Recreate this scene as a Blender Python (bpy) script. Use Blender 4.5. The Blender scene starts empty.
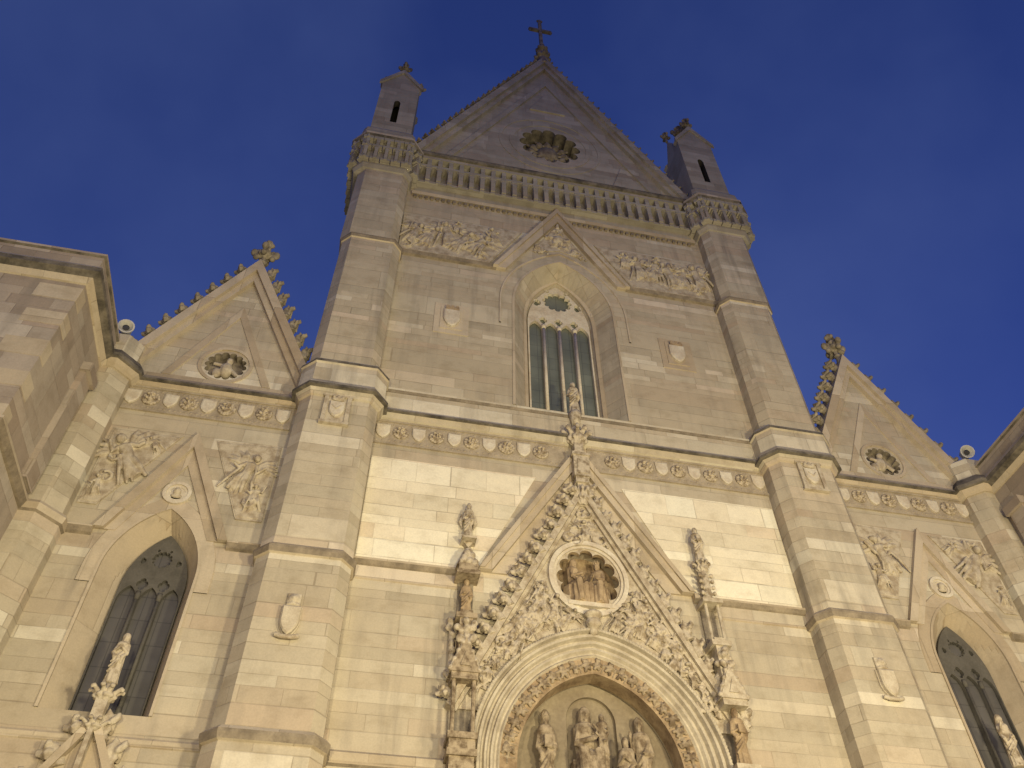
import bpy, bmesh, math, random
from mathutils import Vector, Matrix
PI = math.pi
C = bpy.context.scene.collection
scene = bpy.context.scene

# ------------------------------------------------------------------ camera
cam_d = bpy.data.cameras.new('camera'); cam = bpy.data.objects.new('camera', cam_d); C.objects.link(cam)
cam_d.sensor_width = 36; cam_d.lens = 828 * 36 / 1024; cam_d.clip_end = 5000; cam_d.clip_start = .1
p, y, r = math.radians(47.937), math.radians(11.915), math.radians(-.408)
fwd = Vector((math.sin(y) * math.cos(p), math.cos(y) * math.cos(p), math.sin(p)))
rt = Vector((math.cos(y), -math.sin(y), 0)); up = rt.cross(fwd)
r2 = rt * math.cos(r) + up * math.sin(r); u2 = up * math.cos(r) - rt * math.sin(r)
M = Matrix((r2, u2, -fwd)).transposed().to_4x4(); M.translation = Vector((-5.811, -18, 1.6))
cam.matrix_world = M
scene.camera = cam
scene.view_settings.view_transform = 'Standard'; scene.view_settings.look = 'None'
scene.view_settings.gamma = 1; scene.view_settings.exposure = 2.8

# ------------------------------------------------------------------ dusk sky
SKY_EL, SKY_STR = -1.0, 0.15
w = bpy.data.worlds.new('World'); scene.world = w; w.use_nodes = True
nt = w.node_tree; nt.nodes.clear()
sky = nt.nodes.new('ShaderNodeTexSky'); sky.sky_type = 'NISHITA'; sky.sun_disc = False
sky.sun_elevation = math.radians(SKY_EL); sky.sun_rotation = math.radians(200)
sky.ozone_density = 4.0; sky.air_density = 1.0; sky.dust_density = .6
tc = nt.nodes.new('ShaderNodeTexCoord')
noi = nt.nodes.new('ShaderNodeTexNoise'); noi.inputs['Scale'].default_value = 1.9; noi.inputs['Detail'].default_value = 5
noi.inputs['Roughness'].default_value = .5
mr = nt.nodes.new('ShaderNodeMapRange'); mr.inputs[1].default_value = .38; mr.inputs[2].default_value = .72
mr.inputs[3].default_value = .0; mr.inputs[4].default_value = .32
mix = nt.nodes.new('ShaderNodeMix'); mix.data_type = 'RGBA'; mix.blend_type = 'MIX'
mix.inputs[7].default_value = (.11, .16, .37, 1)
bg = nt.nodes.new('ShaderNodeBackground'); out = nt.nodes.new('ShaderNodeOutputWorld')
bg.inputs['Strength'].default_value = SKY_STR
L = nt.links.new
L(tc.outputs['Generated'], noi.inputs['Vector']); L(noi.outputs['Fac'], mr.inputs[0]); L(mr.outputs[0], mix.inputs[0])
tint = nt.nodes.new('ShaderNodeMix'); tint.data_type = 'RGBA'; tint.blend_type = 'MULTIPLY'; tint.inputs[0].default_value = 1; tint.inputs[7].default_value = (1.28, .92, 1.04, 1)
L(sky.outputs['Color'], tint.inputs[6]); L(tint.outputs[2], mix.inputs[6]); L(mix.outputs[2], bg.inputs['Color']); L(bg.outputs[0], out.inputs[0])

# ------------------------------------------------------------------ street lamps lighting the front (warm), all behind or beside the viewer
def lamp(name, loc, aim, power, col, cone=78, blend=.75, size=.4):
    d = bpy.data.lights.new(name, 'SPOT'); d.energy = power; d.color = col; d.shadow_soft_size = size
    d.spot_size = math.radians(cone); d.spot_blend = blend
    o = bpy.data.objects.new(name, d); o.location = loc; C.objects.link(o)
    o.rotation_euler = (Vector(aim) - Vector(loc)).to_track_quat('-Z', 'Y').to_euler(); return o
WARM = (1.0, .85, .525)
lamp('street_floodlight', (5.5, -19.0, 4.5), (.5, 0, 14), 1780, WARM, 130, .9, .8)
lamp('street_floodlight', (-8.5, -19.0, 4.5), (-5, 0, 14), 1080, WARM, 130, .9, .8)
lamp('street_floodlight', (-.5, -25.0, 6.0), (0, 0, 14), 1600, WARM, 120, .9, 1.2)
lamp('street_floodlight', (14.5, -21.0, 5.0), (9, 0, 13), 800, (1, .825, .55), 125, .9, .8)

# ------------------------------------------------------------------ materials
def newmat(name):
    m = bpy.data.materials.new(name); m.use_nodes = True
    n = m.node_tree; n.nodes.clear()
    o = n.nodes.new('ShaderNodeOutputMaterial'); b = n.nodes.new('ShaderNodeBsdfPrincipled')
    n.links.new(b.outputs[0], o.inputs[0]); b.inputs['Roughness'].default_value = .85
    b.inputs['Specular IOR Level'].default_value = .25
    return m, n, b
def mth(n, op, a, b=None):
    x = n.nodes.new('ShaderNodeMath'); x.operation = op
    for i, v in enumerate((a, b)):
        if v is None: continue
        if isinstance(v, (int, float)): x.inputs[i].default_value = v
        else: n.links.new(v, x.inputs[i])
    return x.outputs[0]
def ramp(n, fac, stops, interp='LINEAR'):
    x = n.nodes.new('ShaderNodeValToRGB'); x.color_ramp.interpolation = interp
    e = x.color_ramp.elements
    while len(e) < len(stops): e.new(.5)
    for el, (pp, c) in zip(e, stops): el.position = pp; el.color = (*c, 1)
    n.links.new(fac, x.inputs[0]); return x.outputs[0]
def mixc(n, mode, fac, a, b):
    x = n.nodes.new('ShaderNodeMix'); x.data_type = 'RGBA'; x.blend_type = mode
    for i, v in ((0, fac), (6, a), (7, b)):
        if isinstance(v, (int, float)): x.inputs[i].default_value = v
        elif isinstance(v, tuple): x.inputs[i].default_value = (*v, 1)
        else: n.links.new(v, x.inputs[i])
    return x.outputs[2]
def noise(n, vec, scale, detail=5, rough=.55, dim='3D'):
    x = n.nodes.new('ShaderNodeTexNoise'); x.noise_dimensions = dim
    x.inputs['Scale'].default_value = scale; x.inputs['Detail'].default_value = detail; x.inputs['Roughness'].default_value = rough
    if vec is not None: n.links.new(vec, x.inputs['W' if dim == '1D' else 'Vector'])
    return x.outputs['Fac']
def white(n, a, b=None):
    x = n.nodes.new('ShaderNodeTexWhiteNoise')
    if b is None:
        x.noise_dimensions = '1D'; n.links.new(a, x.inputs['W'])
    else:
        x.noise_dimensions = '2D'; cb = n.nodes.new('ShaderNodeCombineXYZ')
        n.links.new(a, cb.inputs[0]); n.links.new(b, cb.inputs[1]); n.links.new(cb.outputs[0], x.inputs['Vector'])
    return x.outputs['Value']

def ashlar(name, stops, h=.39, rowmix=.42, wmin=.8, wmax=2.9, dirt=.85, seed=0.0, mortar=(.20, .16, .11), tint=.6):
    """coursed stone: uneven course heights, random block lengths, every block with its own colour"""
    m, n, b = newmat(name)
    uv = n.nodes.new('ShaderNodeUVMap'); uv.uv_map = 'UVMap'
    sp = n.nodes.new('ShaderNodeSeparateXYZ'); n.links.new(uv.outputs[0], sp.inputs[0])
    u, v = sp.outputs[0], sp.outputs[1]
    wob = noise(n, mth(n, 'ADD', v, seed), .55, 1, .5, '1D')
    v2 = mth(n, 'ADD', v, mth(n, 'MULTIPLY', mth(n, 'SUBTRACT', wob, .5), 1.1))
    vr = mth(n, 'DIVIDE', v2, h); row = mth(n, 'FLOOR', vr)
    rs = mth(n, 'ADD', row, seed * 3.7)
    r1 = white(n, rs); r2_ = white(n, mth(n, 'ADD', rs, 31.7))
    wid = mth(n, 'ADD', wmin, mth(n, 'MULTIPLY', r2_, wmax - wmin))
    uo = mth(n, 'DIVIDE', mth(n, 'ADD', u, mth(n, 'MULTIPLY', r1, 9.0)), wid)
    uo = mth(n, 'ADD', uo, mth(n, 'MULTIPLY', mth(n, 'SUBTRACT', noise(n, mth(n, 'ADD', uo, mth(n, 'MULTIPLY', r1, 40.0)), .6, 0, .5, '1D'), .5), 1.0))
    col = mth(n, 'FLOOR', uo)
    rnd = white(n, col, rs)
    rowc = white(n, mth(n, 'ADD', rs, 7.3))
    val = mth(n, 'ADD', mth(n, 'MULTIPLY', rnd, 1 - rowmix), mth(n, 'MULTIPLY', rowc, rowmix))
    c = ramp(n, val, stops)
    # pink and grey tints per block
    t2 = white(n, mth(n, 'ADD', col, 13.0), rs)
    c = mixc(n, 'MULTIPLY', tint, c, ramp(n, mth(n, 'ADD', mth(n, 'MULTIPLY', t2, .5), mth(n, 'MULTIPLY', white(n, mth(n, 'ADD', rs, 3.1)), .5)), [(.12, (1, .90, .85)), (.34, (1, .98, .94)), (.62, (1, 1, .98)), (.88, (.92, .94, .93))]))
    # veins and mottling
    geo = n.nodes.new('ShaderNodeNewGeometry'); P = geo.outputs['Position']
    mp = n.nodes.new('ShaderNodeMapping'); n.links.new(P, mp.inputs[0]); mp.inputs['Scale'].default_value = (1, 1, 1.5)
    mot = noise(n, mp.outputs[0], 1.3, 8, .62)
    c = mixc(n, 'MULTIPLY', .75, c, ramp(n, mot, [(.28, (.74, .71, .66)), (.5, (1, 1, 1)), (.75, (1.1, 1.09, 1.06))]))
    fine = noise(n, P, 26, 4, .6)
    c = mixc(n, 'MULTIPLY', .5, c, ramp(n, fine, [(.3, (.8, .8, .8)), (.65, (1.06, 1.06, 1.06))]))
    # soot and rain streaks
    mp2 = n.nodes.new('ShaderNodeMapping'); n.links.new(P, mp2.inputs[0]); mp2.inputs['Scale'].default_value = (2.2, 2.2, .22)
    st = noise(n, mp2.outputs[0], 1.0, 6, .6)
    big = noise(n, P, .18, 4, .6)
    sm = mth(n, 'MULTIPLY', ramp(n, st, [(.48, (0, 0, 0)), (.74, (1, 1, 1))]), ramp(n, big, [(.38, (0, 0, 0)), (.66, (1, 1, 1))]))
    c = mixc(n, 'MIX', mth(n, 'MULTIPLY', sm, dirt), c, (.17, .15, .125))
    # joints
    fv = mth(n, 'FRACT', vr); fv = mth(n, 'MULTIPLY', mth(n, 'MINIMUM', fv, mth(n, 'SUBTRACT', 1.0, fv)), h)
    fu = mth(n, 'FRACT', uo); fu = mth(n, 'MULTIPLY', mth(n, 'MINIMUM', fu, mth(n, 'SUBTRACT', 1.0, fu)), wid)
    d = mth(n, 'MINIMUM', fv, fu)
    j = ramp(n, d, [(.004, (1, 1, 1)), (.016, (0, 0, 0))])
    jn = ramp(n, noise(n, P, .9, 3), [(.4, (.06, .06, .06)), (.64, (.6, .6, .6))])
    c = mixc(n, 'MIX', mth(n, 'MULTIPLY', j, jn), c, mortar)
    n.links.new(c, b.inputs['Base Color'])
    bp = n.nodes.new('ShaderNodeBump'); bp.inputs['Strength'].default_value = .35; bp.inputs['Distance'].default_value = .02
    hh = mth(n, 'ADD', mth(n, 'MULTIPLY', mot, .5), mth(n, 'SUBTRACT', mth(n, 'MULTIPLY', rnd, .35), j))
    n.links.new(hh, bp.inputs['Height']); n.links.new(bp.outputs[0], b.inputs['Normal'])
    return m
TAN = [(.0, (.385, .332, .248)), (.25, (.425, .37, .28)), (.5, (.445, .39, .297)), (.66, (.48, .427, .33)), (.80, (.54, .488, .388)), (1, (.63, .585, .48))]
PALE = [(.0, (.56, .495, .37)), (.3, (.64, .58, .45)), (.6, (.72, .665, .53)), (1, (.78, .74, .61))]
PINK = [(.0, (.30, .245, .195)), (.4, (.35, .295, .24)), (.75, (.40, .345, .285)), (1, (.52, .47, .40))]
GREY = [(.0, (.27, .24, .195)), (.5, (.33, .30, .25)), (1, (.42, .385, .325))]

def carved(name, base, dark, scale=3.0, lo=.36, hi=.62, bump=.4):
    m, n, b = newmat(name)
    geo = n.nodes.new('ShaderNodeNewGeometry'); P = geo.outputs['Position']
    a = noise(n, P, scale, 7, .62); c = ramp(n, a, [(lo, dark), (hi, base)])
    f = noise(n, P, scale * 9, 4, .6)
    c = mixc(n, 'MULTIPLY', .6, c, ramp(n, f, [(.3, (.72, .70, .68)), (.7, (1.08, 1.08, 1.06))]))
    n.links.new(c, b.inputs['Base Color'])
    bp = n.nodes.new('ShaderNodeBump'); bp.inputs['Strength'].default_value = bump; bp.inputs['Distance'].default_value = .02
    n.links.new(f, bp.inputs['Height']); n.links.new(bp.outputs[0], b.inputs['Normal'])
    return m
M_WALL = ashlar('striped_ashlar', TAN)
M_PALE = ashlar('pale_ashlar', PALE, h=.43, rowmix=.35, wmin=.9, wmax=2.2, dirt=.15, seed=5.0)
M_PINK = ashlar('pinkish_ashlar', PINK, h=.52, rowmix=.3, wmin=.8, wmax=1.8, seed=9.0)
M_GREY = ashlar('weathered_ashlar', GREY, h=.5, rowmix=.3, wmin=.9, wmax=2.6, dirt=.7, seed=14.0)
M_TRIM = ashlar('trim_stone', [(.0, (.36, .29, .20)), (.5, (.45, .38, .28)), (1, (.54, .47, .36))], h=3.0, rowmix=.2, wmin=.8, wmax=1.5, dirt=.5, seed=21.0, tint=.12)
M_CRUST_SHADE = carved('black_crust_and_shade', (.20, .175, .14), (.07, .062, .052), 2.2)  # crust on the cornices; stands in for shade in the gable rose
M_RELIEF = carved('relief_stone', (.51, .45, .345), (.32, .26, .185), 4.0, .36, .58)
M_STATUE = carved('statue_marble', (.51, .445, .34), (.23, .18, .12), 5.0, .37, .55)
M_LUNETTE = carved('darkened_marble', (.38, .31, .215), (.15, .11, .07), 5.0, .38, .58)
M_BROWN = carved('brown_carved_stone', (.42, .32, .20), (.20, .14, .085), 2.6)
M_SHIELD = carved('cream_marble', (.64, .59, .48), (.50, .43, .33), 2.0)
M_MARBLE = carved('grey_veined_marble', (.52, .465, .36), (.36, .31, .235), 1.6)
M_DARKST = carved('sooty_stone', (.30, .26, .20), (.12, .10, .08), 2.2)
M_TYMP = carved('tympanum_shaded', (.28, .235, .165), (.21, .17, .118), 1.2)  # base colour lowered to stand in for the dim grazing light
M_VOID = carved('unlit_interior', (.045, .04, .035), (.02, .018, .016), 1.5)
def glass(name, col, rough):
    m, n, b = newmat(name)
    uv = n.nodes.new('ShaderNodeUVMap'); uv.uv_map = 'UVMap'
    br = n.nodes.new('ShaderNodeTexBrick'); br.offset = 0; br.inputs['Scale'].default_value = 1
    br.inputs['Brick Width'].default_value = .42; br.inputs['Row Height'].default_value = .62; br.inputs['Mortar Size'].default_value = .010
    br.inputs['Color1'].default_value = (*col, 1); br.inputs['Color2'].default_value = (*[k * 1.12 for k in col], 1)
    br.inputs['Mortar'].default_value = (*[k * .6 for k in col], 1)
    n.links.new(uv.outputs[0], br.inputs['Vector'])
    geo = n.nodes.new('ShaderNodeNewGeometry')
    c = mixc(n, 'MULTIPLY', .8, br.outputs['Color'], ramp(n, noise(n, geo.outputs['Position'], .9, 4), [(.35, (.7, .7, .7)), (.65, (1.15, 1.15, 1.15))]))
    n.links.new(c, b.inputs['Base Color']); b.inputs['Roughness'].default_value = rough; b.inputs['Specular IOR Level'].default_value = .5
    return m
M_GLASS = glass('leaded_glass', (.135, .148, .12), .3)
M_GLASSD = glass('dusty_dark_glass', (.088, .083, .078), .6)
M_UNDER = carved('darker_underside', (.30, .25, .185), (.17, .14, .105), 2.4)  # darker tone for the undersides of mouldings
M_FRIEZE = carved('frieze_ground', (.42, .36, .27), (.30, .25, .185), 2.4)
M_CREAM = carved('cream_stone', (.55, .49, .38), (.42, .355, .26), 3.0)
M_WEATHER = carved('weathered_carving', (.35, .305, .23), (.17, .145, .105), 4.0)
M_MASK = carved('carved_face_stone', (.50, .43, .32), (.22, .17, .12), 9.0, .38, .56)
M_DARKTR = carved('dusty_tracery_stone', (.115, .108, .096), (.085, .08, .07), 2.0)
m, n, b = newmat('white_enamel'); b.inputs['Base Color'].default_value = (.75, .73, .68, 1); b.inputs['Roughness'].default_value = .4
n.links.new(ramp(n, noise(n, None, 6), [(.3, (.40, .39, .35)), (.7, (.55, .53, .48))]), b.inputs['Base Color']); M_ENAMEL = m
m, n, b = newmat('lens_glass'); b.inputs['Base Color'].default_value = (.05, .05, .05, 1); b.inputs['Roughness'].default_value = .15; M_LENS = m
m, n, b = newmat('dark_iron'); b.inputs['Base Color'].default_value = (.05, .045, .04, 1); b.inputs['Roughness'].default_value = .6; M_IRON = m
m, n, b = newmat('basalt_paving')
geo = n.nodes.new('ShaderNodeNewGeometry'); br = n.nodes.new('ShaderNodeTexBrick')
br.inputs['Scale'].default_value = 1; br.inputs['Brick Width'].default_value = .9; br.inputs['Row Height'].default_value = .45; br.inputs['Mortar Size'].default_value = .01
br.inputs['Color1'].default_value = (.06, .058, .055, 1); br.inputs['Color2'].default_value = (.10, .096, .09, 1); br.inputs['Mortar'].default_value = (.03, .03, .03, 1)
n.links.new(geo.outputs['Position'], br.inputs['Vector']); n.links.new(br.outputs[0], b.inputs['Base Color']); b.inputs['Roughness'].default_value = .6; M_PAVE = m

# ------------------------------------------------------------------ mesh helpers
class MB:
    def __init__(s): s.v = []; s.f = []; s.m = []
    def add(s, vs, fs, mi=0):
        o = len(s.v); s.v += [tuple(x) for x in vs]; s.f += [tuple(o + i for i in f) for f in fs]; s.m += [mi] * len(fs); return s
    def box(s, x0, x1, y0, y1, z0, z1, mi=0):
        return s.add([(x0, y0, z0), (x1, y0, z0), (x1, y1, z0), (x0, y1, z0), (x0, y0, z1), (x1, y0, z1), (x1, y1, z1), (x0, y1, z1)],
                     [(0, 3, 2, 1), (4, 5, 6, 7), (0, 1, 5, 4), (1, 2, 6, 5), (2, 3, 7, 6), (3, 0, 4, 7)], mi)
    def loft(s, rings, mi=0, caps=True, mats=None):
        k = len(rings[0]); vs = [q for rg in rings for q in rg]; o = len(s.v); s.v += [tuple(q) for q in vs]
        for a in range(len(rings) - 1):
            for i in range(k):
                j = (i + 1) % k
                s.f.append((o + a * k + i, o + a * k + j, o + (a + 1) * k + j, o + (a + 1) * k + i)); s.m.append(mats[a] if mats else mi)
        if caps:
            s.f.append(tuple(o + i for i in range(k))[::-1]); s.m.append(mi)
            s.f.append(tuple(o + (len(rings) - 1) * k + i for i in range(k))); s.m.append(mi)
        return s
    def strip(s, A, B, mi=0, closed=False):
        o = len(s.v); k = len(A); s.v += [tuple(q) for q in A] + [tuple(q) for q in B]
        for i in range(k if closed else k - 1):
            j = (i + 1) % k; s.f.append((o + i, o + j, o + k + j, o + k + i)); s.m.append(mi)
        return s
    def ell(s, c, r, rot=None, nu=10, nv=7, mi=0):
        c = Vector(c); vs = [Vector((0, 0, -1))]
        for a in range(1, nv):
            t = -PI / 2 + PI * a / nv
            for i in range(nu): vs.append(Vector((math.cos(t) * math.cos(2 * PI * i / nu), math.cos(t) * math.sin(2 * PI * i / nu), math.sin(t))))
        vs.append(Vector((0, 0, 1)))
        R = rot if rot is not None else Matrix.Identity(3)
        vs = [c + R @ Vector((q.x * r[0], q.y * r[1], q.z * r[2])) for q in vs]
        fs = [(0, 1 + (i + 1) % nu, 1 + i) for i in range(nu)]
        for a in range(nv - 2):
            for i in range(nu):
                j = (i + 1) % nu; fs.append((1 + a * nu + i, 1 + a * nu + j, 1 + (a + 1) * nu + j, 1 + (a + 1) * nu + i))
        e = len(vs) - 1; b0 = 1 + (nv - 2) * nu
        fs += [(b0 + i, b0 + (i + 1) % nu, e) for i in range(nu)]
        return s.add(vs, fs, mi)
    def tube(s, pts, rad, n=8, mi=0, flat=1.0):
        pts = [Vector(q) for q in pts]; rings = []
        if not isinstance(rad, (list, tuple)): rad = [rad] * len(pts)
        for i, q in enumerate(pts):
            d = (pts[min(i + 1, len(pts) - 1)] - pts[max(i - 1, 0)]).normalized()
            a = d.cross(Vector((0, 1, 0)))
            if a.length < .05: a = d.cross(Vector((1, 0, 0)))
            a.normalize(); b = d.cross(a)
            rings.append([q + (a * math.cos(2 * PI * k / n) + b * math.sin(2 * PI * k / n) * flat) * rad[i] for k in range(n)])
        return s.loft(rings, mi)
    def extx(s, x0, x1, prof, mats=None, mi=0):      # closed (y,z) profile along x
        A = [(x0, a, b) for a, b in prof]; B = [(x1, a, b) for a, b in prof]
        k = len(prof); o = len(s.v); s.v += A + B
        for i in range(k):
            j = (i + 1) % k; s.f.append((o + i, o + j, o + k + j, o + k + i)); s.m.append(mats[i] if mats else mi)
        s.f.append(tuple(o + i for i in range(k))[::-1]); s.m.append(mi); s.f.append(tuple(o + k + i for i in range(k))); s.m.append(mi)
        return s
    def exty(s, y0, y1, prof, mats=None, mi=0):      # closed (x,z) polygon through y
        A = [(a, y0, b) for a, b in prof]; B = [(a, y1, b) for a, b in prof]
        k = len(prof); o = len(s.v); s.v += A + B
        for i in range(k):
            j = (i + 1) % k; s.f.append((o + i, o + j, o + k + j, o + k + i)); s.m.append(mats[i] if mats else mi)
        s.f.append(tuple(o + i for i in range(k))); s.m.append(mi); s.f.append(tuple(o + k + i for i in range(k))[::-1]); s.m.append(mi)
        return s
    def bar(s, a, b, wdt, y0, y1, mi=0):             # straight moulding in the wall plane from a to b (x,z), width on the left of the direction
        a = Vector(a); b = Vector(b); d = (b - a).normalized(); nrm = Vector((-d.y, d.x)) * wdt
        return s.exty(y0, y1, [tuple(a), tuple(b), tuple(b + nrm), tuple(a + nrm)], mi=mi)
    def plate(s, outer, holes, y0, y1, holes_back=None, mi=0, mh=0, back=True):
        """flat wall with openings; the openings may splay towards the back"""
        for yy, hs in (((y0, holes), (y1, holes_back or holes)) if back else ((y0, holes),)):
            bm = bmesh.new(); edges = []
            for lp in [outer] + hs:
                vs = [bm.verts.new((a, yy, b)) for a, b in lp]
                edges += [bm.edges.new((vs[i], vs[(i + 1) % len(vs)])) for i in range(len(vs))]
            bmesh.ops.triangle_fill(bm, use_beauty=True, use_dissolve=False, edges=edges, normal=(0, -1, 0))
            bm.verts.index_update()
            s.add([v.co for v in bm.verts], [tuple(v.index for v in f.verts) for f in bm.faces], mi); bm.free()
        s.strip([(a, y0, b) for a, b in outer], [(a, y1, b) for a, b in outer], mi, True)
        for h0, h1 in zip(holes, holes_back or holes):
            s.strip([(a, y0, b) for a, b in h0], [(a, y1, b) for a, b in h1], mh, True)
        return s
    def mesh(s, name, smooth=False):
        me = bpy.data.meshes.new(name); me.from_pydata(s.v, [], s.f)
        bm = bmesh.new(); bm.from_mesh(me)
        bmesh.ops.remove_doubles(bm, verts=bm.verts, dist=.0004)
        # keep material indices
        bmesh.ops.recalc_face_normals(bm, faces=bm.faces); bm.to_mesh(me); bm.free()
        return me
    def build(s, name, mats, parent=None, smooth=False, bevel=0):
        me = bpy.data.meshes.new(name); me.from_pydata(s.v, [], s.f)
        for i, mi in enumerate(s.m): me.polygons[i].material_index = mi
        bm = bmesh.new(); bm.from_mesh(me)
        bmesh.ops.remove_doubles(bm, verts=bm.verts, dist=.0004)
        bmesh.ops.recalc_face_normals(bm, faces=bm.faces)
        uvl = bm.loops.layers.uv.new('UVMap')
        for f in bm.faces:
            nn = f.normal; t = Vector((nn.y * -1, nn.x, 0))
            if t.length < .2: t = Vector((1, 0, 0))
            t.normalize(); vert = abs(nn.z) < .9
            for lp in f.loops:
                q = lp.vert.co; lp[uvl].uv = (q.dot(t), q.z if vert else q.y)
            f.smooth = smooth
        bm.to_mesh(me); bm.free()
        return link(name, me, mats, parent, bevel)
def link(name, me, mats, parent=None, bevel=0):
    if not isinstance(mats, (list, tuple)): mats = [mats]
    for m_ in list(mats)[len(me.materials):]: me.materials.append(m_)
    o = bpy.data.objects.new(name, me); C.objects.link(o)
    for i, m_ in enumerate(mats):
        if me.materials[i] is not m_: o.material_slots[i].link = 'OBJECT'; o.material_slots[i].material = m_
    if parent: o.parent = parent
    if bevel:
        bv = o.modifiers.new('bevel', 'BEVEL'); bv.width = bevel; bv.segments = 2; bv.limit_method = 'ANGLE'; bv.angle_limit = math.radians(35)
    return o
def sculpt(mb, voxel=.03, smooth=2):
    """fuse overlapping forms into ONE continuous carved surface"""
    me = mb.mesh('carve'); o = bpy.data.objects.new('carve', me); C.objects.link(o)
    rm = o.modifiers.new('r', 'REMESH'); rm.mode = 'VOXEL'; rm.voxel_size = voxel; rm.use_smooth_shade = True
    if smooth:
        sm = o.modifiers.new('s', 'SMOOTH'); sm.factor = .5; sm.iterations = smooth
    dg = bpy.context.evaluated_depsgraph_get(); dg.update()
    res = bpy.data.meshes.new_from_object(o.evaluated_get(dg)); bpy.data.objects.remove(o); bpy.data.meshes.remove(me)
    for q in res.polygons: q.use_smooth = True
    return res
def tag(o, label=None, cat=None, group=None, kind=None):
    if label: o['label'] = label
    if cat: o['category'] = cat
    if group: o['group'] = group
    if kind: o['kind'] = kind
    return o
def empty(name, loc=(0, 0, 0)):
    o = bpy.data.objects.new(name, None); C.objects.link(o); o.location = loc; return o
def put(o, loc, parent=None, rot=None, sc=None):     # copy of an object with shared mesh
    c = o.copy(); C.objects.link(c); c.location = loc
    if parent is not None: c.parent = parent
    if rot is not None: c.rotation_euler = rot
    if sc is not None: c.scale = sc
    return c
def arch(hw, R, zs, zb=None, n=14):
    """pointed arch as an (x,z) loop, counter-clockwise from the lower left round the top; zb = foot level"""
    e = R - hw; a1 = math.acos(min(1, e / R)); pts = []
    right = [(-e + R * math.cos(a1 * i / n), zs + R * math.sin(a1 * i / n)) for i in range(n + 1)]
    left = [(-x, z) for x, z in right]
    lp = ([(-hw, zb)] if zb is not None else []) + left[:-1] + right[::-1] + ([(hw, zb)] if zb is not None else [])
    return lp
def sweep(mb, hw, R, zs, zb, prof, cx=0, mats=None, n=14):   # prof: closed list of (offset from intrados, y)
    loops = [[(cx + x, yy, z) for x, z in arch(hw + d, R + d, zs, zb, n)] for d, yy in prof]
    for i in range(len(loops)):
        mb.strip(loops[i], loops[(i + 1) % len(loops)], mats[i] if mats else 0)
    return mb
def circle(cx, cz, rx, rz, n=48): return [(cx + rx * math.cos(2 * PI * i / n), cz + rz * math.sin(2 * PI * i / n)) for i in range(n)]
def flower(cx, cz, rx, rz, lobes=12, depth=.22, n=144):
    o = []
    for i in range(n):
        t = 2 * PI * i / n; k = 1 - depth + depth * abs(math.cos(lobes * t / 2)) ** .6
        o.append((cx + rx * k * math.cos(t), cz + rz * k * math.sin(t)))
    return o
def rotm(ax, ang): return Matrix.Rotation(ang, 3, ax)
def shift(lp, dx): return [(x + dx, z) for x, z in lp]

# ------------------------------------------------------------------ ground
g = MB().add([(-800, -800, 0), (800, -800, 0), (800, 800, 0), (-800, 800, 0)], [(0, 1, 2, 3)]).build('ground', M_PAVE); tag(g, kind='structure')
pv = MB().box(-40, 40, -9, 0, 0.004, .14).build('pavement', M_PAVE); tag(pv, kind='structure')

# ------------------------------------------------------------------ cathedral
cath = tag(empty('cathedral'), 'striped pale stone cathedral front with three pointed gables and a carved portal', 'cathedral')

# -- shared carved pieces
def crocket_mesh():
    mb = MB(); rnd = random.Random(3)
    mb.tube([(0, 0, -.12), (0, 0, .03), (.05, 0, .13), (.14, 0, .17)], [.09, .07, .07, .06])
    for a in range(11):      # ragged leaf lobes
        t = rnd.uniform(0, 6.28); q = rnd.uniform(.06, .15); c = Vector((.11 + q * math.cos(t) * .9, rnd.uniform(-.13, .13), .11 + q * math.sin(t) * .9))
        mb.tube([(.07, 0, .07), (c + Vector((.07, 0, .07))) * .5, c, c + Vector((rnd.uniform(-.02, .06), rnd.uniform(-.03, .03), rnd.uniform(-.08, .02)))], [.035, .055, .058, .026], 6, flat=.7)
    return sculpt(mb, .017, 0)
ME_CROCKET = crocket_mesh()
def foliage_mesh(n=9, R=.42, h=.5, seed=1):           # ring of curling leaves, base at z=0
    rnd = random.Random(seed); mb = MB(); mb.tube([(0, 0, 0), (0, 0, h)], [.13, .16])
    for lv, (zz, k) in enumerate(((.10, .62), (.5, 1.0))):
        for i in range(n):
            t = 2 * PI * (i + .5 * lv) / n + rnd.uniform(-.1, .1); c, s_ = math.cos(t), math.sin(t); q = R * k
            mb.tube([(c * .08, s_ * .08, zz * h - .05), (c * q * .6, s_ * q * .6, zz * h + .02), (c * q * .95, s_ * q * .95, zz * h + .14), (c * q * 1.05, s_ * q * 1.05, zz * h + .03)], [.05, .07, .065, .03])
            mb.ell((c * q * .95, s_ * q * .95, zz * h + .1), (.075, .075, .06))
    return sculpt(mb, .026, 1)
ME_FOLIAGE = foliage_mesh()
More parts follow.
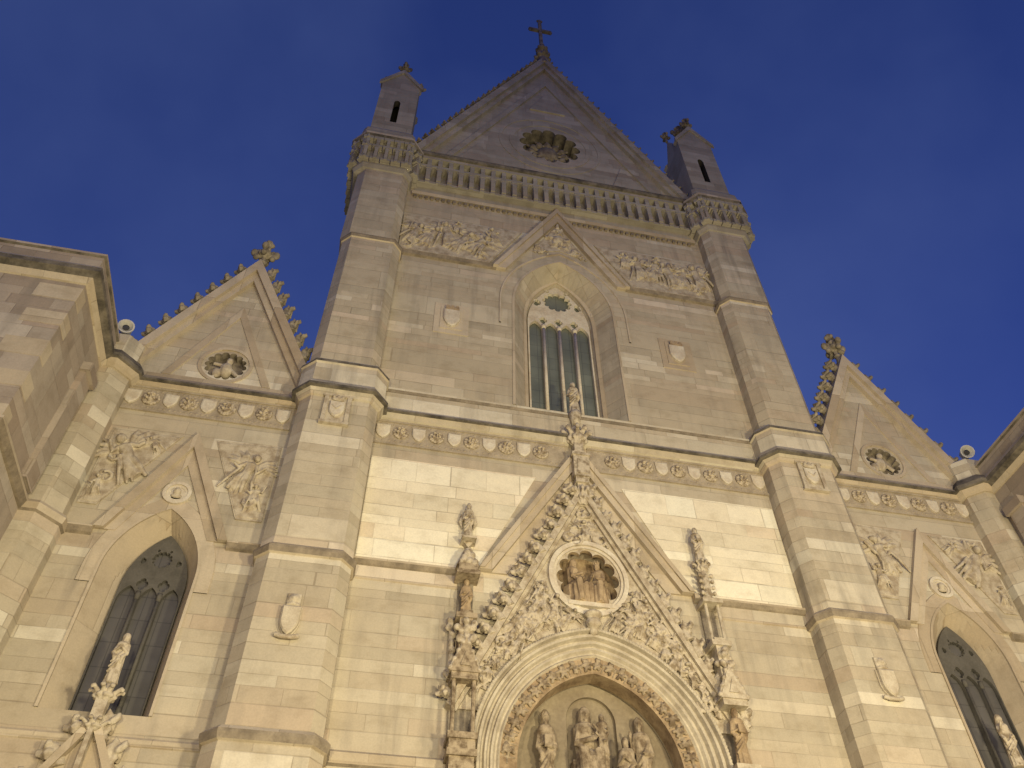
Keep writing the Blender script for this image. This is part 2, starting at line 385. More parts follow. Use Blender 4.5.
def finial_mesh():                                   # cross shaped leafy finial, base at z=0, about 1.7 high
    mb = MB(); mb.tube([(0, 0, 0), (0, 0, .5), (0, 0, 1.7)], [.16, .10, .09]); mb.ell((0, 0, .5), (.17, .17, .08))
    for dx, dy in ((1, 0), (-1, 0), (0, 1), (0, -1)):
        mb.tube([(0, 0, .85), (dx * .28, dy * .28, .92), (dx * .46, dy * .46, 1.06)], [.1, .1, .07])
        mb.ell((dx * .46, dy * .46, 1.05), (.15, .15, .18)); mb.ell((dx * .3, dy * .3, 1.12), (.12, .12, .13)); mb.ell((dx * .34, dy * .34, .80), (.13, .13, .11))
    mb.ell((0, 0, 1.35), (.17, .17, .14)); mb.ell((0, 0, 1.66), (.19, .19, .22)); mb.ell((0, 0, 1.0), (.2, .2, .22))
    for k in range(4): mb.ell((.17 * math.cos(k * PI / 2), .17 * math.sin(k * PI / 2), 1.62), (.10, .10, .10)); mb.ell((.22 * math.cos(k * PI / 2 + .78), .22 * math.sin(k * PI / 2 + .78), .95), (.12, .12, .14))
    return sculpt(mb, .032, 1)
ME_FINIAL = finial_mesh()
def shield_loop(w_, h_): return [(-w_ / 2, h_ / 2), (w_ / 2, h_ / 2), (w_ / 2, -.05 * h_), (w_ * .42, -.22 * h_), (w_ * .25, -.4 * h_), (0, -.52 * h_), (-w_ * .25, -.4 * h_), (-w_ * .42, -.22 * h_), (-w_ / 2, -.05 * h_)]
def shield_mesh(w_, h_, d=.07):
    mb = MB(); a = shield_loop(w_, h_); b = shield_loop(w_ * .8, h_ * .82)
    mb.loft([[(x, 0, z) for x, z in a], [(x, -d * .7, z) for x, z in a], [(x, -d, z) for x, z in b]])
    o = mb.build('shield', M_SHIELD); me = o.data; bpy.data.objects.remove(o); return me
ME_SHIELD = shield_mesh(.40, .52)
def mask_mesh():                                     # leafy carved face in a roundel
    mb = MB(); n = 14
    for i in range(n):
        t = 2 * PI * i / n; mb.ell((.20 * math.cos(t), -.03, .20 * math.sin(t)), (.06, .05, .06))
    mb.ell((0, -.05, 0), (.13, .09, .17)); mb.ell((0, -.17, -.01), (.028, .06, .06)); mb.ell((-.07, -.15, .075), (.06, .05, .028)); mb.ell((.07, -.15, .075), (.06, .05, .028))
    mb.ell((0, -.13, -.085), (.06, .035, .018)); mb.ell((-.10, -.13, -.05), (.045, .05, .05)); mb.ell((.10, -.13, -.05), (.045, .05, .05)); mb.ell((0, -.10, -.14), (.06, .05, .04)); mb.ell((0, -.08, .16), (.10, .06, .05))
    return sculpt(mb, .016, 1)
ME_MASK = mask_mesh()

# -- walls ------------------------------------------------------------------
WIN = dict(hw=1.90, R=3.55, zs=26.6, zb=21.0); WIN_I = dict(hw=1.22, R=3.27, zs=26.6, zb=21.25)
NW, WS = 7.1, .9
win_o = arch(**WIN); win_i = arch(**WIN_I)
PORT = dict(hw=2.0, R=2.45, zs=9.5)
port_o = arch(PORT['hw'], PORT['R'], PORT['zs'], .2)
mb = MB(); rose_o = circle(0, 14.52, .96, 1.03, 40)
mb.plate([(-NW, .15), (NW, .15), (NW, 36), (-NW, 36)], [win_o, port_o, rose_o], 0, WS, [win_i, port_o, rose_o], 0, 1)
nave = mb.build('nave_wall', [M_WALL, M_WALL], cath)
# body of the church behind the front
b_ = MB(); b_.box(-6.1, 6.1, WS + 1.6, 46, .15, 33)
b_.exty(WS + 1.6, 46, [(-6.1, 33), (6.1, 33), (0, 44)]); b_.build('nave_body', M_GREY, cath)
for s in (-1, 1):
    x0, x1 = sorted((s * 6.2, s * 13.2)); MB().box(x0, x1, 2.6, 40, .15, 18.5).build('aisle_body', M_GREY, cath)

# pale stone fields beside the portal gable
for s in (-1, 1):
    MB().exty(-.025, .0, [(s * 6.17, 14.42), (s * 6.17, 17.97), (s * 1.32, 17.97), (s * 2.93, 14.6), (s * 2.93, 14.42)]).build('pale_field', M_PALE, cath)

# main gable
gz0, gapex, gx = 36.0, 50.4, 6.6
sl = (gapex - gz0) / gx
gr = flower(0, 40.1, 1.55, 1.72, 12, .20)
mb = MB(); mb.plate([(-gx, gz0), (gx, gz0), (0, gapex)], [gr], .0, .9, None, 0, 1)
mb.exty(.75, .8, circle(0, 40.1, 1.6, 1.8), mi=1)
gab = mb.build('gable_wall', [M_GREY, M_CRUST_SHADE], cath)  # rose recess coloured near black to stand in for its shade
mb = MB()
for rr, t in ((1.85, .22), (2.45, .14)):
    a = circle(0, 40.15, rr, rr * 1.1); b = circle(0, 40.15, rr + t, (rr + t) * 1.1)
    mb.strip([(x, 0, z) for x, z in a], [(x, -.03, z) for x, z in a], 0, True).strip([(x, -.03, z) for x, z in a], [(x, -.03, z) for x, z in b], 0, True).strip([(x, -.03, z) for x, z in b], [(x, 0, z) for x, z in b], 0, True)
mb.build('rose_moulding', M_GREY, gab)
for s in (-1, 1): MB().exty(-.09, 0, [(s * 5.2, 36.75), (s * 4.9, 36.75), (0, 47.3), (0, 47.95)]).build('raking_moulding', M_GREY, gab)
mb = MB(); rnd = random.Random(8)
mb.ell((0, .5, 40.1), (.55, .3, .6))
for i in range(12):
    t = 2 * PI * i / 12; mb.ell((.85 * math.cos(t), .5, 40.1 + .9 * math.sin(t)), (.2, .2, .22)); mb.tube([(0, .5, 40.1), (1.25 * math.cos(t), .5, 40.1 + 1.4 * math.sin(t))], .07)
link('rose_boss', sculpt(mb, .05, 1), M_DARKST, gab)
for tri in ([(-4.6, 36.8), (-2.9, 36.8), (-3.5, 38.9)], [(4.6, 36.8), (2.9, 36.8), (3.5, 38.9)], [(-.95, 43.9), (.95, 43.9), (0, 46.2)]):   # faint raised triangles
    MB().exty(-.08, 0, tri).build('pediment_panel', M_GREY, gab)
for s in (-1, 1):
    mb = MB(); o_ = .35; q0 = (s * (gx + .05), gz0 + .0); q1 = (0, gapex + .1)
    d = Vector((q1[0] - q0[0], q1[1] - q0[1])).normalized(); nrm = Vector((-d.y, d.x)) if s > 0 else Vector((d.y, -d.x))
    nrm = -nrm if nrm.y < 0 else nrm
    def off(pnt, k): return (pnt[0] + nrm.x * k, pnt[1] + nrm.y * k)
    top = (0, q1[1] + .22 / abs(nrm.y)); ib = (0, q1[1] - .42 / abs(nrm.y))
    mb.exty(-.34, 1.0, [off(q0, -.14), (0, q1[1] - .14 / abs(nrm.y)), top, off(q0, .22)])
    mb.exty(-.20, 0, [off(q0, -.42), ib, (0, q1[1] - .14 / abs(nrm.y) - .004), off(q0, -.144)])
    cop = mb.build('coping', M_GREY, gab)
    base = link('crocket', ME_CROCKET, M_DARKST, cop); ang = math.atan2(d.y, d.x)
    N = 25
    for i in range(N):
        k = (i + .6) / N; px = q0[0] + (q1[0] - q0[0]) * k + nrm.x * .30; pz = q0[1] + (q1[1] - q0[1]) * k + nrm.y * .30
        o = base if i == 0 else put(base, (0, 0, 0), cop)
        o.location = (px, -.15, pz); o.rotation_euler = (0, -s * .45, 0 if s > 0 else PI); o.scale = (1.1, 1.3, 1.2)
# apex cross
mb = MB(); mb.tube([(0, 0, 50.2), (0, 0, 51.1), (0, 0, 51.5), (0, 0, 52.2), (0, 0, 52.8), (0, 0, 53.6)], [.42, .36, .22, .20, .15, .12])
for zz, R_ in ((51.5, .42), (52.7, .30)):
    for i in range(8):
        t = 2 * PI * i / 8; mb.tube([(0, 0, zz - .1), (R_ * math.cos(t), R_ * math.sin(t), zz), (R_ * 1.1 * math.cos(t), R_ * 1.1 * math.sin(t), zz + .25)], [.12, .13, .09])
ped = sculpt(mb, .045, 1)
cr = link('apex_cross', ped, M_DARKST, cath)
mb = MB(); mb.box(-.1, .1, -.09, .09, 53.5, 58.0); mb.box(-.62, .62, -.088, .088, 56.15, 56.42)
for x_, z_ in ((-.66, 56.285), (.66, 56.285), (0, 58.05)):
    mb.ell((x_, 0, z_), (.13, .1, .17)); mb.ell((x_ + (.0 if x_ else .12), 0, z_ + (.16 if x_ else 0)), (.09, .08, .12)); mb.ell((x_ - (.0 if x_ else .12), 0, z_ - (.16 if x_ else 0)), (.09, .08, .12))
mb.build('cross_arms', M_DARKST, cr)

# arcaded frieze under the main gable
def arcade(mb, x0, x1, n, z0=33.9, z1=35.75, y=-.40, ysol=0.0):
    p_ = (x1 - x0) / n; zm = z0 + .62 * (z1 - z0)
    mb.box(x0, x1, ysol - .03, ysol, z0 - .7, z1 + .2)
    mb.box(x0, x1, y, ysol - .03, zm - .05, zm + .1); mb.box(x0, x1, y - .02, ysol - .03, z1 - .06, z1 + .16); mb.box(x0, x1, y + .1, ysol - .03, z0 - .16, z0 - .02)
    for i in range(n + 1):
        xx = x0 + i * p_
        mb.box(xx - .095, xx + .095, y + .003, ysol - .031, z0 - .02, z1 - .061)
        mb.box(xx - .125, xx + .125, y - .01, ysol - .032, zm - .17, zm - .051); mb.box(xx - .1, xx + .1, y + .05, ysol - .033, z0 - .161, z0 + .05)
        if i < n:      # arch haunches
            for s in (-1, 1):
                xe = xx + .095 if s > 0 else xx + p_ - .095
                mb.exty(y + .04, ysol - .034, [(xe, zm - .051), (xe + s * .14, zm - .051), (xe + s * .05, zm - .16), (xe, zm - .36)])
mb = MB(); arcade(mb, -6.22, 6.22, 26)
mb.build('arcade_frieze', M_GREY, cath)
mb = MB()
mb.extx(-6.3, 6.3, [(0, 35.92), (-.50, 35.92), (-.54, 36.02), (-.54, 36.14), (-.30, 36.3), (-.05, 36.42), (0, 36.42)], [1, 1, 1, 0, 0, 0, 0]); mb.build('cornice', [M_GREY, M_CRUST_SHADE], cath)
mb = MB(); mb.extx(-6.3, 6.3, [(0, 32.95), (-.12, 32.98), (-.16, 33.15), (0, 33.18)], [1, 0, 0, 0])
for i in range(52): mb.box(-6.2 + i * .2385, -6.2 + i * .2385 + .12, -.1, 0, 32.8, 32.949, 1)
mb.build('string_course', [M_TRIM, M_UNDER], cath)

# carved reliefs: little figures fused into the slab
def relief_fig(mb, x, z, h, tilt, seed, wings=True, y=-.02):
    h = h * .86
    rnd = random.Random(seed); c, s_ = math.cos(tilt), math.sin(tilt)
    def W(a, b, yy=0): return (x + a * c + b * s_, y + yy * 1.1, z - a * s_ + b * c)
    mb.tube([W(rnd.uniform(-.12, .12) * h, -.5 * h), W(rnd.uniform(-.08, .08) * h, -.25 * h, -.02), W(0, 0, -.05), W(0, .22 * h, -.06), W(0, .30 * h, -.04)], [.13 * h, .13 * h, .10 * h, .12 * h, .05 * h], flat=.7)
    mb.ell(W(rnd.uniform(-.03, .03) * h, .41 * h, -.1), (.075 * h, .085 * h, .09 * h)); mb.ell(W(0, .45 * h, -.07), (.10 * h, .08 * h, .075 * h))
    for sd in (-1, 1):
        e = W(sd * .22 * h, rnd.uniform(-.02, .25) * h, -.10); hd = W(sd * rnd.uniform(.1, .38) * h, rnd.uniform(.0, .45) * h, -.15)
        mb.tube([W(sd * .1 * h, .24 * h, -.06), e, hd], [.05 * h, .042 * h, .03 * h])
        mb.tube([W(sd * .05 * h, -.1 * h, -.05), W(sd * .10 * h, -.3 * h, -.10), W(sd * .16 * h, -.56 * h, -.03)], [.07 * h, .055 * h, .035 * h])
        if wings:
            for k in range(4):
                a = 1.1 - k * .38 + rnd.uniform(-.1, .1); mb.tube([W(sd * .1 * h, .2 * h, 0), W(sd * (.1 + .25 * math.cos(a)) * h, (.2 + .25 * math.sin(a)) * h, -.05), W(sd * (.1 + .5 * math.cos(a)) * h, (.2 + .42 * math.sin(a)) * h, 0)], [.05 * h, .055 * h, .025 * h], flat=.7)
    for k in range(4):      # drapery
        a = rnd.uniform(-.2, .2) * h; mb.tube([W(a, .05 * h, -.08), W(a * 1.4, -.25 * h, -.12), W(a * 2.2, -.6 * h, -.02)], [.03 * h, .035 * h, .02 * h])
def inside(poly, x, z):
    c = False
    for i in range(len(poly)):
        (xa, za), (xb, zb) = poly[i - 1], poly[i]
        if (za > z) != (zb > z) and x < (xb - xa) * (z - za) / (zb - za) + xa: c = not c
    return c
def leaf_scroll(mb, x0, x1, z0, z1, n, seed, y=-.0, poly=None):
    rnd = random.Random(seed)
    for i in range(n):
        x = rnd.uniform(x0, x1); z = rnd.uniform(z0, z1)
        if poly and not all(inside(poly, x + a, z + b) for a in (-.28, .28) for b in (-.2, .2)): continue
        a0 = rnd.uniform(0, 6.28); R_ = rnd.uniform(.10, .24); pts = []
        for k in range(7):
            a = a0 + k * .75; q = R_ * (1 - k * .1); pts.append((x + q * math.cos(a), y - .02 - .02 * k, z + q * math.sin(a)))
        mb.tube(pts, [.03, .045, .05, .05, .045, .04, .05])
        for k in range(3): mb.ell((x + rnd.uniform(-.18, .18), y - .04, z + rnd.uniform(-.18, .18)), (.07, .05, .045), rotm('Y', rnd.uniform(0, 3)))
def relief(poly, figs, seed, mat=None, depth=.06, leaves=0):
    mb = MB(); mb.exty(-depth, .0, poly); pan = mb.build('relief_panel', M_RELIEF, cath)
    mb = MB(); gx0 = sum(q[0] for q in poly) / len(poly); gz0_ = sum(q[1] for q in poly) / len(poly)
    mb.exty(-depth - .012, -.012, [(gx0 + (a - gx0) * .965, gz0_ + (b - gz0_) * .95) for a, b in poly])
    for i, (x, z, h, t, wg) in enumerate(figs): relief_fig(mb, x, z, h, t, seed + i, wg, -depth)
    xs = [q[0] for q in poly]; zs = [q[1] for q in poly]
    if leaves: leaf_scroll(mb, min(xs) + .2, max(xs) - .2, min(zs) + .2, max(zs) - .2, leaves, seed, -depth, poly)
    link('carving', sculpt(mb, .02, 0), mat or M_RELIEF, pan); return pan
for s in (-1, 1):
    poly = [(s * 6.46, 28.72), (s * 2.95, 28.72), (s * 1.55, 31.45), (s * 6.46, 31.3)]
    rnd = random.Random(5 + s); fg = []
    for i, xx in enumerate((5.9, 5.25, 4.65, 4.0, 3.35, 2.75)):
        fg.append((s * xx, 30.0 + rnd.uniform(-.15, .3) + (.4 if xx < 3 else 0), rnd.uniform(1.5, 1.85) * (.7 if xx < 3 else 1), s * rnd.uniform(-.9, .5), i % 2 == 0))
    pn = relief(poly, fg, 40 + s * 7, leaves=12)
    mb = MB()
    def S(l): return l
    mb.extx(*sorted((s * 2.62, s * 6.5)), [(0, 28.45), (-.10, 28.48), (-.16, 28.66), (-.1, 28.72), (0, 28.72)], [1, 1, 0, 0, 0]); mb.build('panel_sill', [M_TRIM, M_UNDER], pn)
# gable band over the window
mb = MB()
for s in (-1, 1):
    mb.exty(-.16, 0, [(s * 2.76, 28.5), (s * 2.25, 28.5), (0, 32.65), (0, 33.65)])
    mb.exty(-.24, -.16, [(s * 2.76, 28.52), (s * 2.58, 28.52), (0, 33.26), (0, 33.62)])
wg = mb.build('window_gable', M_TRIM, cath)
mb = MB(); leaf_scroll(mb, -.45, .45, 30.75, 31.5, 12, 5); leaf_scroll(mb, -.2, .2, 31.5, 32.2, 4, 6); mb.ell((0, -.05, 31.3), (.25, .2, .3))
mb.exty(-.03, .0, [(-1.15, 30.2), (-.6, 30.35), (0, 30.55), (.6, 30.35), (1.15, 30.2), (.1, 32.4), (-.1, 32.4)]); leaf_scroll(mb, -1.0, -.6, 30.3, 30.6, 3, 7); leaf_scroll(mb, .6, 1.0, 30.3, 30.6, 3, 8); mb.tube([(0, -.05, 32.2), (0, -.1, 32.5)], [.1, .06])
link('carving', sculpt(mb, .03, 1), M_RELIEF, wg)
mb = MB(); leaf_scroll(mb, -.06, .06, 33.6, 34.1, 3, 3); mb.tube([(0, -.1, 33.5), (0, -.12, 34.3)], [.12, .05]); link('finial', sculpt(mb, .03, 1), M_TRIM, wg)

# central window: hood, tracery, mullions, glass
mb = MB(); sweep(mb, 1.90, 3.55, 26.6, 21.0, [(0, -.04), (.0, .02), (.07, .02), (.09, -.03)])
sweep(mb, 2.40, 4.05, 26.6, 25.2, [(0, 0), (.01, -.045), (.07, -.045), (.08, 0)])
sweep(mb, 1.30, 3.35, 26.62, 21.2, [(0, .73), (0, .66), (.12, .6), (.16, .66)])
hood = mb.build('window_surround', M_TRIM, cath)
def tracery(name, hw, R, zs, zsill, nl, rose_z, rose_r, y, cx, par, mt, mg, dep=.14, lancet_z=None, mr_=.075):
    wdw = None; lw = (2 * hw) / nl; lz = lancet_z or zs
    holes = [shift(arch(lw / 2 - mr_ * .9, lw * 1.0, lz - .12, zsill, 6), cx - hw + lw * (i + .5)) for i in range(nl)]
    holes.append(flower(cx, rose_z, rose_r, rose_r, 12, .2, 96))
    zq = lz - .12 + lw * .80; k = lw * .27
    for i in range(1, nl): holes.append(flower(cx - hw + lw * i, zq + k * .55, k, k * 1.25, 4, .3, 32))
    for xx in (-1, 1):
        xa = cx + xx * (rose_r + (hw - rose_r) * .36); q = rose_r * .30
        holes.append(flower(xa, rose_z - rose_r * .35, q * .9, q * 1.3, 3, .3, 24))
        holes.append(flower(cx + xx * rose_r * .62, rose_z + rose_r * 1.05, q * .45, q * .6, 3, .3, 24))
    wd = MB().plate(shift(arch(hw, R, zs, zsill), cx), holes, y, y + dep).build(name, mt, par, bevel=.018)
    for i in range(1, nl):
        xx = cx - hw + lw * i; q = MB(); q.tube([(xx, y - .03, zsill), (xx, y - .03, lz - .05)], mr_, 10); q.tube([(xx, y - .03, lz - .1), (xx, y - .03, lz + .02), (xx, y - .03, lz + .12)], [mr_ * 1.2, mr_ * 1.7, mr_ * 1.3], 10)
        q.tube([(xx, y - .03, zsill), (xx, y - .03, zsill + .22)], [mr_ * 1.6, mr_ * 1.3], 10)
        q.build('mullion', mt, wd, smooth=True)
    MB().exty(y + dep + .02, y + dep + .05, shift(arch(hw, R, zs, zsill), cx)).build('glass', mg, wd)
    return wd
wc = tracery('window', 1.22, 3.27, 26.6, 21.25, 4, 28.12, .60, .80, 0, cath, M_SHIELD, M_GLASS, lancet_z=26.35, mr_=.06)

# ledge under window, cornice over the shields
mb = MB(); mb.extx(-6.25, 6.25, [(0, 20.6), (-.14, 20.62), (-.17, 20.72), (-.17, 20.8), (0, 20.98)], [1, 1, 0, 0, 0]); mb.build('window_ledge', [M_WALL, M_UNDER], cath)
mb = MB(); mb.extx(-6.25, 6.25, [(0, 19.45), (-.12, 19.5), (-.2, 19.66), (-.28, 19.67), (-.28, 19.73), (-.14, 19.93), (-.14, 20.597), (0, 20.597)], [0, 0, 1, 1, 0, 0, 0, 0]); mb.build('frieze_cornice', [M_WALL, M_CRUST_SHADE], cath)
for s in (-1, 1):
    MB().extx(*sorted((s * 6.2, s * 3.06)), [(0, 14.22), (-.05, 14.25), (-.12, 14.34), (-.12, 14.4), (0, 14.46)], [1, 1, 0, 0, 0]).build('string_course', [M_TRIM, M_UNDER], cath)
    MB().extx(*sorted((s * 6.2, s * 3.5)), [(0, 9.15), (-.06, 9.2), (-.1, 9.42), (0, 9.5)], [1, 0, 0, 0]).build('string_course', [M_TRIM, M_UNDER], cath)
    MB().extx(*sorted((s * 6.2, s * 3.5)), [(0, 13.80), (-.03, 13.82), (-.03, 13.87), (0, 13.9)]).build('string_course', [M_TRIM, M_UNDER], cath)

# shield friezes
def shield_frieze(x0, dx, n, start_shield, xa, xb):
    mb = MB(); a, b = sorted((xa, xb)); mb.box(a, b, -.02, 0, 18.58, 19.48); mb.box(a, b, -.06, -.0, 18.50, 18.579); mb.box(a, b, -.06, 0, 19.40, 19.47)
    
    for i in range(61): mb.ell((a + .1 + (b - a - .2) * i / 60, -.012, 18.66 + (.68 if i % 2 else 0)), (.05, .03, .045), None, 8, 5)
    fr = mb.build('shield_frieze', M_FRIEZE, cath); rnd = random.Random(int(x0 * 100))
    for i in range(n):
        sh = (i % 2 == 0) == start_shield; me = ME_SHIELD if sh else ME_MASK
        o = bpy.data.objects.new('shield' if sh else 'carved_face', me); C.objects.link(o); o.parent = fr
        if not me.materials: me.materials.append(M_MASK)
        o.location = (x0 + dx * i, -.02, 19.0); o.rotation_euler = (0, rnd.uniform(-.04, .04), 0); q = rnd.uniform(.93, 1.05); o.scale = (q, 1, q)
    return fr
for s in (-1, 1):
    shield_frieze(s * 5.96, -s * .536, 10, True, s * 6.22, s * .35)
    shield_frieze(s * 13.13, -s * .529, 9, True, s * 13.3, s * 8.62)

# -- piers -------------------------------------------------------------------
def pier_poly(xi, xo, yf, s, ch=.32, back=.6):
    pts = [(xi, back), (xi, yf + ch), (xi + ch * .85, yf), (xo - ch, yf), (xo, yf + ch), (xo, back)]
    return [(s * a, b) for a, b in pts]
def offs(poly, k):
    # outward offset of a closed polygon in plan
    n = len(poly); cx_ = sum(a for a, b in poly) / n; cy_ = sum(b for a, b in poly) / n; o = []
    ar = sum(poly[i][0] * poly[(i + 1) % n][1] - poly[(i + 1) % n][0] * poly[i][1] for i in range(n)); sg = 1 if ar > 0 else -1
    for i in range(n):
        p0, p1, p2 = Vector(poly[i - 1]), Vector(poly[i]), Vector(poly[(i + 1) % n])
        e1 = (p1 - p0).normalized(); e2 = (p2 - p1).normalized(); n1 = Vector((e1.y, -e1.x)) * sg; n2 = Vector((e2.y, -e2.x)) * sg
        bis = (n1 + n2); bis = bis / max(.3, bis.length_squared) * 2; o.append((p1.x + bis.x * k, p1.y + bis.y * k))
    return o
def ring(mb, poly, prof, mats=None): 
    mb.loft([[(a, b, z) for a, b in offs(poly, k)] for k, z in prof], mats=mats); return mb
def arms_mesh(kind):
    """coat of arms: framed tablet with a shield (kind 0) or a large free shield with a crest (kind 1)"""
for s in (-1, 1):
    segs = [(0.15, 9.2, 6.12, 8.55, -.90), (9.2, 13.8, 6.2, 8.5, -.82), (13.8, 19.6, 6.2, 8.48, -.78), (19.6, 28.1, 6.36, 8.5, -.74), (28.1, 36, 6.5, 8.62, -.72)]
    mb = MB(); rings_ = []
    for z0, z1, xi, xo, yf in segs:
        pl = pier_poly(xi, xo, yf, s); rings_ += [[(a, b, z0 + (.12 if z0 > 1 else 0)) for a, b in pl], [(a, b, z1 - .12) for a, b in pl]]
    mb.loft(rings_); pier = mb.build('pier', M_WALL, cath)
    for z, i, k in ((9.25, 0, .10), (13.85, 1, .10), (28.1, 3, .08)):
        pl = pier_poly(*segs[i][2:], s); mb = MB(); ring(mb, pl, [(-.05, z - .16), (k * .6, z - .12), (k, z), (k, z + .07), (0, z + .17), (-.1, z + .17)], [0, 1, 1 if z > 0 else 0, 0, 0]); mb.build('set_off_moulding', [M_TRIM, M_UNDER], pier)
    pl = pier_poly(*segs[2][2:], s); mb = MB()
    ring(mb, pl, [(-.05, 19.3), (.06, 19.36), (.16, 19.55), (.27, 19.57), (.27, 19.66), (.15, 19.88), (.15, 20.62), (.2, 20.66), (.2, 20.76), (.02, 20.98), (-.2, 20.98)], [0, 0, 1, 1, 0, 0, 0, 1, 0, 0]); mb.build('ring_cornice', [M_WALL, M_CRUST_SHADE], pier)
    # arcaded crown of the pier
    pl = pier_poly(6.5, 8.75, -.72, s); pl[0] = (pl[0][0], 1.6); pl[-1] = (pl[-1][0], 1.6); mb = MB()
    ring(mb, pl, [(-.05, 33.2), (.06, 33.25), (.14, 33.45), (.14, 33.6), (.10, 33.65), (.12, 35.5), (-.1, 35.5)])
    for t0, t1 in ((0, 1), (1, 2), (2, 3), (3, 4), (4, 5)):
        A = Vector(offs(pl, .12)[t0]); B = Vector(offs(pl, .12)[t1]); ln = (B - A).length; cnt = max(1, round(ln / .42)); dv = (B - A).normalized(); nr = Vector((dv.y, -dv.x)); 
        if nr.dot(Vector(pl[t0]) - Vector((s * 7.6, .4))) < 0: nr = -nr
        for i in range(cnt + 1):
            P0 = A + (B - A) * i / cnt; jz = .004 * t0 + .0021 * (i % 2)
            for (z0, z1, hw_, dp) in ((33.62, 35.5, .07, .24), (34.62, 34.78, .2, .245), (34.5, 34.62, .11, .22), (33.6, 33.78, .2, .2), (35.3, 35.52, .21, .25)):
                q = [P0 - dv * hw_, P0 + dv * hw_, P0 + dv * hw_ + nr * dp, P0 - dv * hw_ + nr * dp]
                mb.loft([[(a.x, a.y, z0 + jz) for a in q], [(a.x, a.y, z1 + jz) for a in q]])
    mb.build('arcaded_crown', M_GREY, pier)
    mb = MB(); ring(mb, pl, [(.1, 35.48), (.38, 35.52), (.44, 35.62), (.44, 35.78), (.3, 35.9), (.05, 36.35), (-.25, 36.5)], [1, 1, 0, 0, 0, 0]); mb.build('crown_cornice', [M_TRIM, M_CRUST_SHADE], pier)
    # turret
    tx = s * 7.68; hw_, ty = .92, .28
    def sq(h_, z, cc=.14): return [(tx + a, ty + b, z) for a, b in ((-h_ + cc, -h_), (h_ - cc, -h_), (h_, -h_ + cc), (h_, h_ - cc), (h_ - cc, h_), (-h_ + cc, h_), (-h_, h_ - cc), (-h_, -h_ + cc))]
    slot = shift(arch(.15, .3, 40.2, 38.1, 6), tx)
    mb = MB(); mb.loft([sq(1.18, 36.2), sq(1.14, 36.75), sq(1.0, 37.1)])
    for (ax, sgn) in (('x', -1), ('x', 1)):
        pass
    o_p = [(tx - hw_, 37.0), (tx + hw_, 37.0), (tx + hw_, 42.1), (tx + hw_ + .1, 42.3), (tx, 44.0), (tx - hw_ - .1, 42.3), (tx - hw_, 42.1)]
    mb.plate(o_p, [slot], ty - hw_, ty - hw_ + .3, None, 0, 1)                       # front face with its slit
    mb.exty(ty + hw_ - .3, ty + hw_, o_p)
    for sd in (-1, 1):
        xa, xb = sorted((tx + sd * hw_, tx + sd * (hw_ - .3)))
        mb.extx(xa + .004, xb - .004, [(ty - hw_ + .302, 37.0), (ty + hw_ - .302, 37.0), (ty + hw_ - .302, 42.1), (ty, 43.9), (ty - hw_ + .302, 42.1)])
    for e in (-1, 1):
        mb.exty(ty - hw_ - .09, ty - hw_ - .002, [(tx + e * (hw_ + .14), 42.02), (tx + e * (hw_ + .14), 42.34), (tx, 44.12), (tx, 43.72)])
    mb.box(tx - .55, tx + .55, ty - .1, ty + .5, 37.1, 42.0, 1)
    mb.loft([sq(.85, 42.0), sq(.5, 43.2), sq(.26, 44.1, .05), sq(.14, 44.5, .03)])
    tur = mb.build('turret', [M_GREY, M_VOID], pier if False else cath)
    ff = link('finial', ME_FINIAL, M_DARKST, tur); ff.location = (tx, ty, 44.3); ff.scale = (.85, .85, .95)
    for dx, dy in ((0, -1), (1, 0), (-1, 0), (0, 1)):
        q = put(ff, (tx + dx * hw_, ty + dy * (hw_ - .1), 43.85), tur, None, (.62, .62, .8) if dy == -1 else (.5, .5, .6))
    # free shields
    for z, big in ((18.82, 0), (12.0, 1)):
        mb = MB()
        yf = segs[2][4] if not big else segs[1][4]; xm = s * 7.36
        if not big:
            mb.box(xm - .38, xm + .38, yf - .05, yf, z - .52, z + .5); mb.box(xm - .44, xm + .44, yf - .10, yf - .003, z + .501, z + .58)
            mb.box(xm - .42, xm + .42, yf - .12, yf - .003, z - .60, z - .521)
            for e in (-1, 1): mb.box(xm + e * .33 - .06, xm + e * .33 + .06, yf - .10, yf - .051, z - .519, z + .499)
        ca = mb.build('coat_of_arms', M_RELIEF, pier) if not big else None
        lp = shield_loop(.44, .62) if not big else shield_loop(.42, .72); m2 = MB()
        zc = z - .02 if not big else z - .12; d_ = .10 if not big else .15
        m2.loft([[(xm + a, yf - .051, zc + c_) for a, c_ in lp], [(xm + a, yf - d_, zc + c_) for a, c_ in lp], [(xm + a * .85, yf - d_ - .04, zc + c_ * .87) for a, c_ in lp]])
        if big: m2.exty(yf - .055, yf, [(xm + a * 1.1, zc + c_ * 1.06) for a, c_ in lp])
        sh_ = m2.build('shield' if not big else 'coat_of_arms', M_SHIELD if not big else M_CREAM, ca if ca else pier)
        m3 = MB()
        if big:
            m3.box(xm - .16, xm + .16, yf - .07, yf, z + .27, z + .62); m3.ell((xm, yf - .08, z + .46), (.13, .07, .12)); m3.ell((xm, yf - .13, z + .46), (.06, .05, .06)); m3.tube([(xm - .14, yf - .05, z + .3), (xm, yf - .1, z + .34), (xm + .14, yf - .05, z + .3)], .045)
            m3.box(xm - .08, xm + .08, yf - .05, yf, z - .55, z + .3); m3.tube([(xm - .26, yf - .06, z - .46), (xm - .12, yf - .1, z - .52), (xm + .12, yf - .1, z - .52), (xm + .26, yf - .06, z - .46)], [.06, .06, .06, .06])
            link('crest', sculpt(m3, .022, 1), M_RELIEF, sh_)
        else:
            m3.ell((xm, yf - .08, z + .40), (.2, .07, .08))
